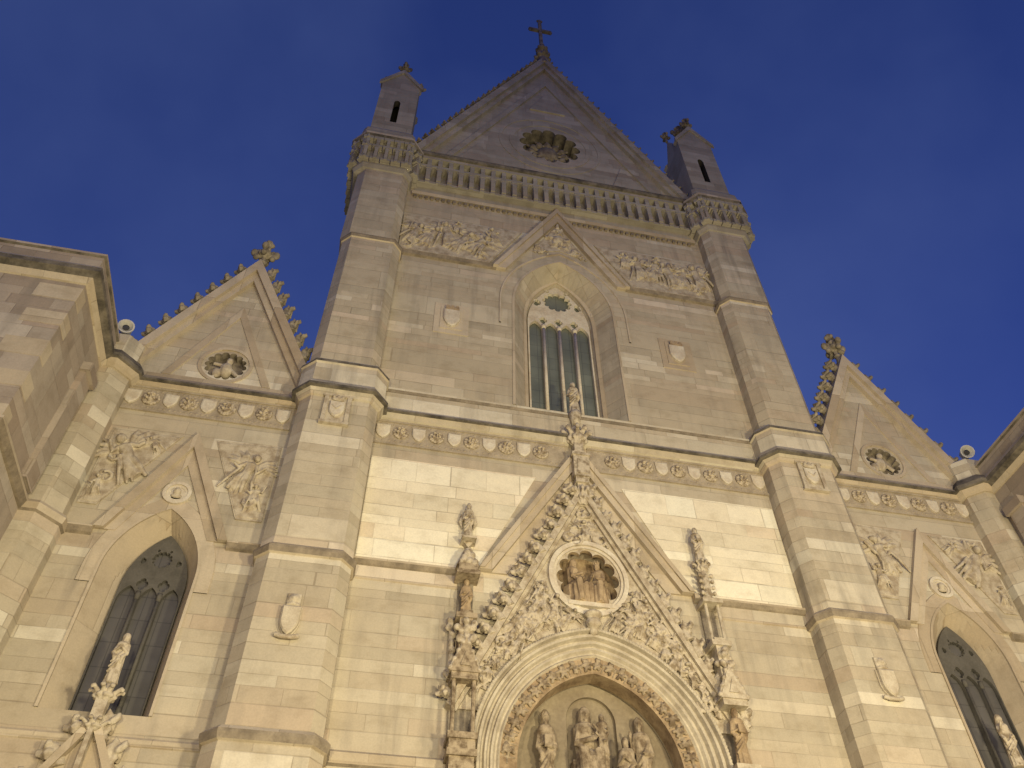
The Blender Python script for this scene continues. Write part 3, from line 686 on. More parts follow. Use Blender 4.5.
            for e in (-1, 0, 1): m3.ell((xm + e * .13, yf - .1, z + .46), (.05, .06, .08))
            m4 = MB(); m4.tube([(xm - .15, yf - .13, z + .1), (xm, yf - .15, z - .05), (xm + .12, yf - .13, z + .12)], .03); link('chevron', sculpt(m4, .02, 1), M_RELIEF, ca); link('crest', sculpt(m3, .02, 1), M_RELIEF, ca)
# upper wall plaques
for s in (-1, 1):
    xm, z = s * 4.19, 24.95; mb = MB(); mb.exty(-.03, 0, [(xm - .62, z - .85), (xm + .62, z - .85), (xm + .62, z + .8), (xm - .62, z + .8)])
    mb.box(xm - .40, xm + .40, -.06, -.031, z - .62, z + .62)
    pq = mb.build('coat_of_arms', M_TRIM, cath); lp = shield_loop(.58, .92); m2 = MB()
    m2.loft([[(xm + a, -.061, z - .08 + c_) for a, c_ in lp], [(xm + a, -.14, z - .08 + c_) for a, c_ in lp], [(xm + a * .85, -.17, z - .08 + c_ * .88) for a, c_ in lp]]); m2.build('shield', M_SHIELD, pq)
    m3 = MB(); m3.box(xm - .24, xm + .24, -.17, -.13, z + .36, z + .50)
    for i in range(3): m3.box(xm - .22 + i * .17, xm - .22 + i * .17 + .10, -.165, -.13, z + .501, z + .58)
    m3.build('crown', M_BROWN, pq)

# -- aisle fronts -------------------------------------------------------------
AX = 10.95
AW = dict(hw=1.10, R=2.24, zs=13.3, zb=9.85); AI = dict(hw=.75, R=1.96, zs=13.25, zb=10.0)
for s in (-1, 1):
    cx = s * AX; x0, x1 = sorted((s * 8.3, s * 13.9))
    mb = MB(); mb.plate([(x0, .15), (x1, .15), (x1, 19.7), (x0, 19.7)], [shift(arch(**AW), cx)], 0, .62, [shift(arch(**AI), cx + .09)], 0, 1)
    mb.build('aisle_wall', [M_WALL, M_TRIM], cath)
    # voussoir ring and hood
    mb = MB(); sweep(mb, 1.10, 2.24, 13.3, 9.85, [(0, -.05), (.0, .02), (.05, .02), (.07, -.05)], cx)
    sweep(mb, 1.17, 2.31, 13.3, 12.9, [(0, 0), (.0, -.03), (.32, -.03), (.34, 0)], cx); mb.build('window_surround', M_TRIM, cath)
    mb = MB(); mb.exty(-.025, 0, [(cx - .12, 15.28), (cx + .12, 15.28), (cx + .16, 15.5), (cx - .16, 15.5)]); mb.build('keystone', M_GREY, cath)
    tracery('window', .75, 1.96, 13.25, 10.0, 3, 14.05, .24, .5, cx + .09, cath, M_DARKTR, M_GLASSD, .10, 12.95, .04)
    # drip triangle
    mb = MB()
    for e in (-1, 1):
        mb.exty(-.16, 0, [(cx + e * 1.60, 14.38), (cx + e * 1.36, 14.38), (cx, 17.32), (cx, 17.88)])
        mb.exty(-.05, 0, [(cx + e * 1.358, 14.38), (cx + e * 1.1, 14.38), (cx, 16.72), (cx, 17.316)])
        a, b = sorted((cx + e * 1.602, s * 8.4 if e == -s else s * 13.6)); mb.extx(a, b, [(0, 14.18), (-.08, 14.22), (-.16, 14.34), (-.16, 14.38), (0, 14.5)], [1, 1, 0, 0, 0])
    mb.build('drip_moulding', [M_TRIM, M_UNDER], cath)
    # roundel with a small carved head
    mb = MB()
    for k, (r0, r1, yy) in enumerate(((.36, .27, -.09), (.27, .2, -.05))):
        a = circle(cx, 15.74, r0, r0, 28); b = circle(cx, 15.74, r1, r1, 28)
        mb.strip([(x, 0, z) for x, z in a], [(x, yy, z) for x, z in a], 0, True).strip([(x, yy, z) for x, z in a], [(x, yy, z) for x, z in b], 0, True).strip([(x, yy, z) for x, z in b], [(x, -.02, z) for x, z in b], 0, True)
    mb.exty(-.03, 0, circle(cx, 15.74, .21, .21, 28)); ro = mb.build('roundel', M_SHIELD, cath)
    mb = MB(); mb.ell((cx, -.09, 15.76), (.10, .09, .12)); mb.ell((cx, -.06, 15.64), (.14, .06, .07)); mb.ell((cx, -.17, 15.75), (.02, .03, .035)); link('carved_head', sculpt(mb, .015, 1), M_RELIEF, ro)
    # reliefs between drip moulding and frieze
    relief([(s * 13.2, 15.1), (s * 12.75, 15.1), (s * 11.35, 17.75), (s * 13.2, 17.75)], [(s * 12.5, 16.75, 1.75, s * .55, True), (s * 12.92, 15.7, .7, s * .2, False), (s * 11.95, 17.3, .6, s * .8, False)], 70 + s, leaves=5, depth=.04)
    relief([(s * 10.45, 17.75), (s * 8.68, 17.85), (s * 8.68, 15.15), (s * 9.35, 15.15)], [(s * 9.4, 16.7, 1.45, -s * .3, True), (s * 9.0, 15.9, .9, s * .15, False)], 90 + s, leaves=5, depth=.04)
    # cornice over the frieze
    a, b = sorted((s * 8.35, s * 13.8)); mb = MB(); mb.extx(a, b, [(0, 19.45), (-.1, 19.48), (-.16, 19.58), (-.27, 19.59), (-.27, 19.65), (-.15, 19.84), (-.13, 20.0), (0, 20.08)], [0, 0, 1, 1, 0, 0, 0, 0]); mb.build('frieze_cornice', [M_TRIM, M_CRUST_SHADE], cath)
    # gable
    gx_, gz_, ga_ = 2.84, 19.7, 25.85; cxg = s * 11.08
    gl = MB(); gl.plate([(cxg - gx_, gz_), (cxg + gx_, gz_), (cxg, ga_)], [flower(s * 10.98, 20.86, .62, .62, 14, .18)], 0, .6, None, 0, 1)
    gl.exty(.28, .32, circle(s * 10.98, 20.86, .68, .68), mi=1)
    ag = gl.build('aisle_gable', [M_WALL, M_DARKST], cath)
    mb = MB()
    for e in (-1, 1):
        mb.exty(-.045, 0, [(cxg + e * 1.58, 20.12), (cxg + e * 1.34, 20.12), (cxg, 23.2), (cxg, 23.75)])
    mb.box(cxg - 1.33, cxg + 1.33, -.042, 0, 19.98, 20.118); mb.build('panel_moulding', M_TRIM, ag)
    mb = MB(); a_ = circle(s * 10.98, 20.86, .80, .80); b_3 = circle(s * 10.98, 20.86, .70, .70)
    mb.strip([(x, 0, z) for x, z in a_], [(x, -.05, z) for x, z in a_], 0, True).strip([(x, -.05, z) for x, z in a_], [(x, -.05, z) for x, z in b_3], 0, True).strip([(x, -.05, z) for x, z in b_3], [(x, 0, z) for x, z in b_3], 0, True); mb.build('rose_moulding', M_TRIM, ag)
    mb = MB(); mb.ell((s * 10.98, .2, 20.86), (.2, .2, .3)); mb.ell((s * 10.98 + .05, .12, 21.2), (.11, .11, .13)); mb.ell((s * 10.98 - .25, .2, 20.7), (.14, .12, .2)); mb.tube([(s * 10.98 - .1, .15, 21), (s * 10.98 - .4, .1, 21.0)], .06); mb.tube([(s * 10.98 + .1, .15, 20.9), (s * 10.98 + .4, .15, 20.6)], .07)
    link('rose_sculpture', sculpt(mb, .025, 1), M_RELIEF, ag)
    for e in (-1, 1):
        q0 = Vector((cxg + e * (gx_ - .02), gz_ + .35)); q1 = Vector((cxg, ga_ + .05)); d = (q1 - q0).normalized(); nrm = Vector((e * d.y * 1.0, abs(d.x))).normalized()
        k = abs(nrm.y); mb = MB()
        mb.exty(-.30, .7, [tuple(q0 - nrm * .12), (cxg, q1.y - .12 / k), (cxg, q1.y + .16 / k), tuple(q0 + nrm * .16)])
        mb.exty(-.17, 0, [tuple(q0 - nrm * .34), (cxg, q1.y - .34 / k), (cxg, q1.y - .123 / k), tuple(q0 - nrm * .123)])
        cp = mb.build('coping', M_TRIM, ag); first = link('crocket', ME_CROCKET, M_WEATHER, cp)
        for i in range(9):
            t = (i + .45) / 9; o = first if i == 0 else put(first, (0, 0, 0), cp); pt = q0 + (q1 - q0) * t + nrm * .24
            o.location = (pt.x, -.05, pt.y); o.rotation_euler = (0, -e * .35 if e > 0 else .35, 0 if e > 0 else PI); o.scale = (1.55, 1.8, 1.55)
    ff = link('finial', ME_FINIAL, M_WEATHER, ag); ff.location = (cxg, 0, ga_ + .1); ff.scale = (.85, .85, 1.0)
    # corner pier at the outer end
    pcx, pcy = s * 14.0, .0
    def octo(R_, z): return [(pcx + R_ * math.cos(PI / 8 + PI / 4 * i), pcy + R_ * math.sin(PI / 8 + PI / 4 * i), z) for i in range(8)]
    mb = MB(); mb.loft([octo(.86, .15), octo(.86, 14.2), octo(.78, 14.35), octo(.74, 19.5), octo(.70, 19.6), octo(.70, 20.9), octo(.60, 21.0)]); cpz = mb.build('corner_pier', M_WALL, cath)
    mb = MB(); mb.loft([octo(.80, 19.38), octo(.9, 19.46), octo(.98, 19.58), octo(1.06, 19.6), octo(1.06, 19.74), octo(.86, 20.05), octo(.6, 20.1)], mats=[0, 0, 1, 1, 1, 0]); mb.build('ring_cornice', [M_TRIM, M_CRUST_SHADE], cpz)
    mb = MB(); mb.loft([octo(.8, 14.05), octo(.92, 14.15), octo(.96, 14.32), octo(.9, 14.42), octo(.7, 14.5)], mats=[1, 0, 0, 0]); mb.build('set_off_moulding', [M_TRIM, M_UNDER], cpz)
    mb = MB(); mb.extx(*sorted((s * 8.4, s * 13.3)), [(0, 9.2), (-.03, 9.22), (-.05, 9.34), (0, 9.40)], [0, 0, 0, 0]); mb.build('string_course', [M_TRIM, M_UNDER], cath)
    # little gable of the side doorway, rising in front of the window
    px = s * 10.78; mb = MB()
    for e in (-1, 1):
        mb.exty(-.34, 0, [(px + e * 1.75, 6.6), (px + e * 1.6, 6.6), (px, 9.42), (px, 9.75)])
    mb.exty(-.2, -.0, [(px - 1.59, 6.6), (px + 1.59, 6.6), (px, 9.40)]); sg = mb.build('doorway_gable', M_TRIM, cath)
    mb = MB(); mb.box(px - .12, px + .12, -.38, -.14, 9.5, 10.12); mb.box(px - .05, px + .05, -.4, -.1, 6.6, 9.5); mb.build('pedestal', M_RELIEF, sg)
    fo = link('leaf_capital', ME_FOLIAGE, M_RELIEF, sg); fo.location = (px, -.26, 9.95); fo.scale = (.8, .7, .75)
    fo2 = put(fo, (px, -.26, 9.32), sg, None, (.75, .7, .55))
    for e in (-1, 1):
        first = link('crocket', ME_CROCKET, M_RELIEF, sg)
        for i in range(5):
            o = first if i == 0 else put(first, (0, 0, 0), sg); t = i / 5
            o.location = (px + e * (1.6 - 1.55 * (t + .14)), -.18, 6.9 + 2.75 * (t + .1)); o.rotation_euler = (0, -e * .35 if e > 0 else .35, 0 if e > 0 else PI); o.scale = (1.7, 1.5, 1.7)

# -- main portal -------------------------------------------------------------
# drip triangle over the portal
mb = MB()
for s in (-1, 1):
    mb.exty(-.20, 0, [(s * 2.95, 14.42), (s * 2.62, 14.42), (0, 18.62), (0, 19.3)])
    mb.exty(-.26, -.2, [(s * 2.95, 14.44), (s * 2.82, 14.44), (0, 19.0), (0, 19.28)])
    mb.exty(-.06, 0, [(s * 2.616, 14.42), (s * 2.2, 14.42), (0, 17.9), (0, 18.616)])
    mb.extx(*sorted((s * 2.95, s * 3.1)), [(0, 14.2), (-.2, 14.26), (-.2, 14.42), (0, 14.46)])
mb.build('drip_moulding', M_TRIM, cath)
# archivolts
mb = MB(); prof = [(.36, 0), (.36, -.03), (.40, -.08), (.44, -.03), (.48, -.03), (.53, -.11), (.58, -.11), (.60, -.05), (.64, -.05), (.68, -.15), (.73, -.16), (.76, -.08), (.80, -.08), (.84, -.20), (.90, -.21), (.93, -.12), (.96, -.12), (.99, -.25), (1.05, -.25), (1.08, 0)]
sweep(mb, PORT['hw'], PORT['R'], PORT['zs'], .2, prof, n=30)
pa = mb.build('portal_arch', M_MARBLE, cath)
mb = MB(); sweep(mb, PORT['hw'], PORT['R'], PORT['zs'], .2, [(-.04, -.0), (-.04, .5), (.0, .5), (.39, -.013), (.39, -.03), (.2, -.02)], n=30); mb.build('inner_band', M_BROWN, pa)
rnd = random.Random(2); ap = [Vector(q) for q in arch(PORT['hw'] + .19, PORT['R'] + .19, PORT['zs'], None, 200)]; mb = MB()
acc = 0; k = 0
for i in range(1, len(ap)):
    acc += (ap[i] - ap[i - 1]).length
    if acc < .30: continue
    acc = 0; k += 1; q = ap[i]; td = (ap[i] - ap[i - 1]).normalized(); nd = Vector((-td.y, td.x))
    def P2(a, b, y_): v = q + td * a + nd * b; return (v.x, y_ - .0, v.y)
    mb.tube([P2(-.16, -.19, -.01), P2(-.16, .19, -.01)], .022, 6)
    if k % 2: mb.ell(P2(0, 0, -.04), (.07, .07, .08)); mb.ell(P2(0, .09, -.04), (.05, .06, .05))
    for t in range(6):
        a = t * PI / 3 + rnd.uniform(-.3, .3); e = rnd.uniform(.11, .15)
        mb.tube([P2(0, 0, -.03), P2(e * .55 * math.cos(a), e * .75 * math.sin(a), -.07), P2(e * math.cos(a), e * 1.25 * math.sin(a), -.03), P2(e * .9 * math.cos(a + .35), e * 1.1 * math.sin(a + .35), -.02)], [.035, .045, .04, .02], 6)
mb.strip([(a.x * 1.0, -.005, a.y) for a in ap], [(a.x, -.012, a.y) for a in ap])
for q0, q1 in zip(ap[::4], ap[4::4]): mb.tube([(q0.x, -.012, q0.y), (q1.x, -.012, q1.y)], .03, 6)
link('carved_band', sculpt(mb, .016, 0), M_LUNETTE, pa)
mb = MB(); ap = arch(PORT['hw'] + 1.03, PORT['R'] + 1.03, PORT['zs'], None, 62)
for i in range(1, len(ap)): mb.ell((ap[i][0], -.235, ap[i][1]), (.05, .03, .05), None, 6, 4)
mb.build('dentil_edge', M_MARBLE, pa)
# tympanum
nich = shift(arch(.62, .62, 10.95, 8.9, 10), -.0)
mb = MB(); mb.plate([(-2.3, .2), (2.3, .2), (2.3, 12.6), (-2.3, 12.6)], [nich], .62, .72, None, 0, 0)
mb.box(-.9, .9, .75, .80, 8.5, 12.2); 
mb.strip([(a, .72, b) for a, b in nich], [(a * .98, .75, 8.9 + (b - 8.9) * .99) for a, b in nich], 0, True)
mb.box(-1.95, 1.95, -.02, .62, 8.75, 8.95, 1); tym = mb.build('tympanum', [M_TYMP, M_MARBLE], cath)
# gable of the portal
def gxz(z): return (17.6 - z) / 1.95
lower = 10.6
arch_out = [q for q in arch(PORT['hw'] + 1.04, PORT['R'] + 1.04, PORT['zs'], None, 24) if q[1] > lower + .02]
xin = abs(arch_out[0][0]); outer = [(-gxz(lower), lower), (-xin - .01, lower)] + arch_out + [(xin + .01, lower), (gxz(lower), lower), (0, 17.6)]
rose = flower(0, 14.52, .86, .93, 12, .16)
mb = MB(); mb.plate(outer, [rose], -.12, .0, None, 0, 1)
pg = mb.build('portal_gable', [M_RELIEF, M_BROWN], cath)
for s in (-1, 1):
    q0 = Vector((s * gxz(lower), lower)); q1 = Vector((0, 17.6)); d = (q1 - q0).normalized(); nrm = Vector((s * d.y, abs(d.x))).normalized(); k = nrm.y; mb = MB()
    mb.exty(-.30, 0, [tuple(q0 - nrm * .12), (0, q1.y - .12 / k), (0, q1.y + .06 / k), tuple(q0 + nrm * .06)])
    mb.exty(-.20, -.12, [tuple(q0 - nrm * .22), (0, q1.y - .22 / k), (0, q1.y - .123 / k), tuple(q0 - nrm * .123)])
    cp = mb.build('coping', M_RELIEF, pg); first = link('crocket', ME_CROCKET, M_STATUE, cp); rnd = random.Random(4 + s)
    for i in range(16):
        t = (i + .5) / 16; o = first if i == 0 else put(first, (0, 0, 0), cp); pt = q0 + (q1 - q0) * t + nrm * .10; f = rnd.uniform(1.1, 1.5)
        o.location = (pt.x, -.24, pt.y); o.rotation_euler = (0, -s * .5 if s > 0 else .5, (0 if s > 0 else PI) + rnd.uniform(-.3, .3)); o.scale = (f, f, f)
mb = MB()
for r0, r1, yy in ((1.10, .98, -.22), (.975, .9, -.17)):
    a = circle(0, 14.52, r0, r0 * 1.07); b = circle(0, 14.52, r1, r1 * 1.07)
    mb.strip([(x, -.1, z) for x, z in a], [(x, yy, z) for x, z in a], 0, True).strip([(x, yy, z) for x, z in a], [(x, yy, z) for x, z in b], 0, True).strip([(x, yy, z) for x, z in b], [(x, -.1, z) for x, z in b], 0, True)
rf = mb.build('rose_frame', M_SHIELD, pg)
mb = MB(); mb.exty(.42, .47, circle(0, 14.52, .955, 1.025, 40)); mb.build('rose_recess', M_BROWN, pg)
# little corbel head under the rose, ledge in the rose
mb = MB(); mb.ell((0, -.25, 13.1), (.2, .18, .2)); mb.ell((0, -.3, 13.32), (.24, .2, .12)); mb.ell((0, -.2, 12.9), (.12, .12, .12)); mb.ell((.1, -.35, 13.05), (.08, .08, .08)); mb.ell((-.1, -.35, 13.05), (.08, .08, .08))
link('corbel', sculpt(mb, .025, 1), M_RELIEF, pg)
mb = MB(); mb.box(-.62, .62, -.24, .3, 13.62, 13.74); mb.build('ledge', M_SHIELD, pg)
def gback(mb, poly): mb.exty(-.15, -.10, poly)
for s in (-1, 1):
    mb = MB(); gback(mb, [(s * .45, 13.2), (s * .95, 13.45), (s * 1.25, 14.3), (s * 1.55, 14.05), (s * 3.1, 10.9), (s * 2.98, 10.85), (s * 2.6, 11.6), (s * 2.1, 12.2), (s * 1.35, 12.8), (s * .6, 13.12)])
    area = [(s * .5, 13.25), (s * .95, 13.5), (s * 1.3, 14.2), (s * 3.0, 11.0), (s * 2.95, 10.95), (s * 2.6, 11.6), (s * 2.1, 12.25), (s * 1.35, 12.85), (s * .6, 13.15)]
    rnd = random.Random(31 + s); got = []
    for tr in range(900):
        x, z = s * rnd.uniform(.5, 3.0), rnd.uniform(10.9, 14.2)
        if inside(area, x, z) and all((x - a) ** 2 + (z - b) ** 2 > .085 for a, b in got): got.append((x, z))
    for i, (x, z) in enumerate(got): relief_fig(mb, x, z, rnd.uniform(.62, .95) if abs(x) < 2.2 else rnd.uniform(.4, .6), s * rnd.uniform(-.8, .5), 200 + i + s * 43, i % 3 == 0, -.14)
    for (x, z) in ((1.0, 13.3), (1.6, 13.0), (1.85, 12.8), (2.35, 12.2), (2.8, 11.3), (2.1, 12.6)): leaf_scroll(mb, s * x - .12, s * x + .12, z - .15, z + .15, 2, int(x * 100) + s, -.13)
    link('carving', sculpt(mb, .018, 0), M_STATUE, pg)
mb = MB(); gback(mb, [(-.6, 15.7), (.6, 15.7), (0, 16.95)])
relief_fig(mb, 0, 16.05, .85, 0, 300, True, -.13); leaf_scroll(mb, -.15, .15, 16.5, 16.7, 2, 301, -.13); leaf_scroll(mb, -.5, .5, 15.72, 15.8, 4, 302, -.13)
link('carving', sculpt(mb, .018, 0), M_STATUE, pg)
# pedestal on the apex
mb = MB(); mb.box(-.14, .14, -.34, -.06, 17.2, 19.5); mb.box(-.24, .24, -.46, -.0, 17.9, 18.72); mb.box(-.28, .28, -.5, .0, 18.721, 18.82); mb.box(-.20, .20, -.42, -.02, 17.7, 17.897); mb.box(-.19, .19, -.40, -.03, 18.83, 18.95)
mb.exty(-.48, -.461, [(-.16, 18.0), (.16, 18.0), (.12, 18.55), (0, 18.66), (-.12, 18.55)])
ap_ = mb.build('apex_pedestal', M_STATUE, pg)
fo = link('leaf_capital', ME_FOLIAGE, M_STATUE, ap_); fo.location = (0, -.22, 19.35); fo.scale = (1.1, .85, 1.5)
fo2 = put(fo, (0, -.22, 17.0), ap_, None, (.75, .6, 1.3))
mb = MB(); mb.tube([(0, -.22, 20.1), (0, -.22, 20.45), (0, -.22, 20.62), (0, -.22, 20.75)], [.12, .16, .2, .22]); mb.build('drum', M_STATUE, ap_, True)
# tabernacles either side
def tab(s):
    x = s * 3.28; y = -.27; mb = MB()
    mb.box(x - .27, x + .27, y - .27, -.0, .15, 9.35); mb.box(x - .33, x + .33, y - .33, 0, 9.35, 9.5); mb.box(x - .29, x + .29, y - .29, 0, 9.501, 9.72)
    if s < 0:
        mb.box(x - .33, x + .33, y - .33, 0, 9.721, 9.86)                                   # niche with colonnettes
        for e in (-1, 1): mb.tube([(x + e * .23, y - .2, 9.86), (x + e * .23, y - .2, 11.1)], .05, 8)
        mb.box(x - .27, x + .27, -.06, 0, 9.86, 11.25, 1)
        zt = 11.1
    else: zt = 11.1; mb.box(x - .25, x + .25, -.06, 0, 9.72, 11.2, 1)
    mb.box(x - .31, x + .31, y - .3, 0, zt, zt + .16)
    mb.exty(y - .33, 0, [(x - .36, zt + .162), (x + .36, zt + .162), (x, zt + 1.05)]); mb.exty(y - .36, y - .332, [(x - .12, zt + .3), (x + .12, zt + .3), (x, zt + .65)])
    mb.box(x - .16, x + .16, y - .2, 0, 11.9, 12.95); mb.box(x - .26, x + .26, y - .25, 0, 12.72, 12.86)
    if s < 0: mb.box(x - .2, x + .2, -.05, 0, 12.86, 14.0, 1); mb.box(x - .3, x + .3, y - .27, 0, 13.98, 14.1); mb.box(x - .25, x + .25, y - .22, 0, 14.1, 14.32); mb.loft([[(x + a * .3, y * .5 + b * .26, 14.32) for a, b in ((-1, -1), (1, -1), (1, 1), (-1, 1))], [(x + a * .06, y * .5 + b * .06, 15.0) for a, b in ((-1, -1), (1, -1), (1, 1), (-1, 1))]])
    else:
        mb.box(x - .19, x + .19, -.05, 0, 12.86, 14.0, 1)
        for e in (-1, 1): mb.tube([(x + e * .17, y - .1, 12.86), (x + e * .17, y - .1, 14.0)], .045, 8)
        mb.box(x - .28, x + .28, y - .25, 0, 13.98, 14.1); mb.tube([(x, y, 14.1), (x, y, 15.1)], [.13, .1], 8); mb.box(x - .1, x + .1, y, 0, 14.1, 15.05)
    t = mb.build('tabernacle', [M_LUNETTE if s < 0 else M_RELIEF, M_DARKST], cath); q = MB(); q2 = MB(); q3 = MB(); q.tube([(x, y - .2, zt + .2), (x, y - .2, 12.6)], .06)
    for e in (-1, 1): q.tube([(x + e * .36, y - .26, zt + .2), (x, y - .26, zt + 1.0)], .05)
    rnd = random.Random(s + 5)
    for zz in (12.15, 12.5): 
        for i in range(9): q.ell((x + rnd.uniform(-.24, .24), y - .2 + rnd.uniform(-.08, .06), zz + rnd.uniform(-.1, .12)), (.09, .08, .09))
    for e in (-1, 1):
        for i in range(4): q.ell((x + e * (.34 - i * .09), y - .28, zt + .25 + i * .22), (.07, .07, .07))
        if s > 0:
            q3.tube([(x, y - .05, 14.1), (x, y - .05, 14.95)], .1)
            for i in range(5): q3.ell((x + e * .17, y - .1, 14.15 + i * .19), (.06, .06, .07))
    if s < 0:
        q3.tube([(x, y - .05, 14.2), (x, y - .05, 14.85)], .12)
        for i in range(10): q3.ell((x + rnd.uniform(-.18, .18), y - .15, 14.3 + rnd.uniform(0, .5)), (.09, .1, .1))
        q2.tube([(x - .32, y + .1, 11.3), (x - .32, y + .1, 12.9)], .05)
        for i in range(8): q2.ell((x - .3 + rnd.uniform(-.1, .04), y + .1, 11.4 + i * .2), (.08, .08, .1))
    else:
        q2.tube([(x - .28, y + .1, 10.9), (x - .28, y + .1, 12.3)], .05)
        for i in range(8): q2.ell((x - .28 + rnd.uniform(-.06, .04), y + .1, 11.0 + i * .17), (.08, .08, .1))
    for i in range(5): q.ell((x + rnd.uniform(-.1, .1), y - .16, zt + .35 + rnd.uniform(0, .2)), (.07, .05, .07))
    link('leaf_ornament', sculpt(q, .024, 1), M_STATUE, t)
    link('cap_leaves', sculpt(q3, .024, 1), M_STATUE, t)
    link('side_leaves', sculpt(q2, .024, 1), M_STATUE, t)
    if s > 0: f_ = link('leaf_capital', ME_FOLIAGE, M_STATUE, t); f_.location = (x, y, 15.05); f_.scale = (.58, .5, .85)
    else: mb2 = MB(); mb2.box(x - .2, x + .2, y - .16, 0, 15.18, 15.24); mb2.exty(y + .05, 0, [(x - .12, 15.179), (x + .12, 15.179), (x, 15.0)]); mb2.build('corbel', M_STATUE, t)
tab(-1); tab(1)

# ------------------------------------------------------------------ statues (things of their own)
def robe(mb, h, rx, ry, seed, prof=None, cx=0, cy=0, folds=9):
    rnd = random.Random(seed); ph = rnd.uniform(0, 6); prof = prof or [(0, 1.12), (.04, 1.10), (.2, .98), (.4, .9), (.55, .84), (.68, .98), (.78, 1.08), (.82, .92), (.845, .45)]
    rings = []
    for zz, k in prof:
        rg = []
        for i in range(36):
            t = 2 * PI * i / 36; f = 1 + .10 * (1 - zz / .85) * math.cos(folds * t + ph + zz * 3) + .04 * math.cos(4 * t + ph * 2 - zz * 7)
            rg.append((cx + rx * k * f * math.cos(t), cy + ry * k * f * math.sin(t), zz * h))
        rings.append(rg)
    mb.loft(rings)
def head(mb, c, h, face=-1, hair=None):
    x, y, z = c; r = h * .080
    mb.tube([(x, y + r * .2, z - r * 1.9), (x, y + r * .1, z - r * .6)], [r * .62, r * .58])
    mb.ell((x, y, z), (r * .80, r * .95, r * 1.15)); mb.ell((x, y - r * .92, z - r * .1), (r * .16, r * .25, r * .3)); mb.ell((x, y - r * .72, z + r * .3), (r * .55, r * .25, r * .16))
    mb.ell((x, y - r * .75, z - r * .48), (r * .3, r * .18, r * .1)); mb.ell((x, y - r * .6, z - r * .85), (r * .4, r * .3, r * .28))
    if hair == 'veil': mb.ell((x, y + r * .25, z + r * .2), (r * 1.12, r * 1.05, r * 1.25)); mb.tube([(x, y + r * .4, z + r * .5), (x, y + r * .7, z - r * 1.3), (x, y + r * .6, z - r * 2.6)], [r, r * 1.3, r * 1.5])
    elif hair == 'mitre': mb.loft([[(x + math.cos(k * PI / 4) * r * a, y + math.sin(k * PI / 4) * r * b, z + r * q) for k in range(8)] for a, b, q in ((.9, 1.0, .45), (1.0, .95, 1.2), (.6, .6, 2.1), (.1, .15, 2.7))])
    elif hair == 'crown':
        mb.ell((x, y + r * .15, z + r * .2), (r * 1.02, r * 1.0, r * 1.1))
        for k in range(8): mb.ell((x + math.cos(k * PI / 4) * r * .85, y + math.sin(k * PI / 4) * r * .9, z + r * 1.15), (r * .22, r * .22, r * .5))
    else: mb.ell((x, y + r * .22, z + r * .25), (r * 1.0, r * .98, r * 1.12)); mb.ell((x, y + r * .45, z - r * .4), (r * .95, r * .7, r * .9))
def arm(mb, h, sd, elbow, hand, cx=0, cy=0):
    sh = (cx + sd * .105 * h, cy, .775 * h); e = (cx + elbow[0] * .82 * h, cy + elbow[1] * h, elbow[2] * h); hd = (cx + hand[0] * h, cy + hand[1] * h, hand[2] * h)
    mb.tube([sh, e, hd], [.048 * h, .046 * h, .032 * h]); dirv = (Vector(hd) - Vector(e)).normalized()
    mb.ell(Vector(hd) + dirv * .02 * h, (.026 * h, .018 * h, .03 * h))
    for k in range(4): o = (k - 1.5) * .012 * h; mb.tube([Vector(hd) + Vector((o, 0, .005 * h)), Vector(hd) + dirv * .05 * h + Vector((o, -.008 * h, 0))], .008 * h, 6)
    mb.tube([Vector(hd), Vector(hd) + Vector((-sd * .03 * h, -.02 * h, .015 * h))], .009 * h, 6)
    mb.tube([e, (e[0] * .5 + hd[0] * .5, e[1] * .5 + hd[1] * .5, e[2] - .09 * h), ((e[0] + cx) / 2, e[1], e[2] - .2 * h)], [.03 * h, .045 * h, .02 * h])   # hanging sleeve
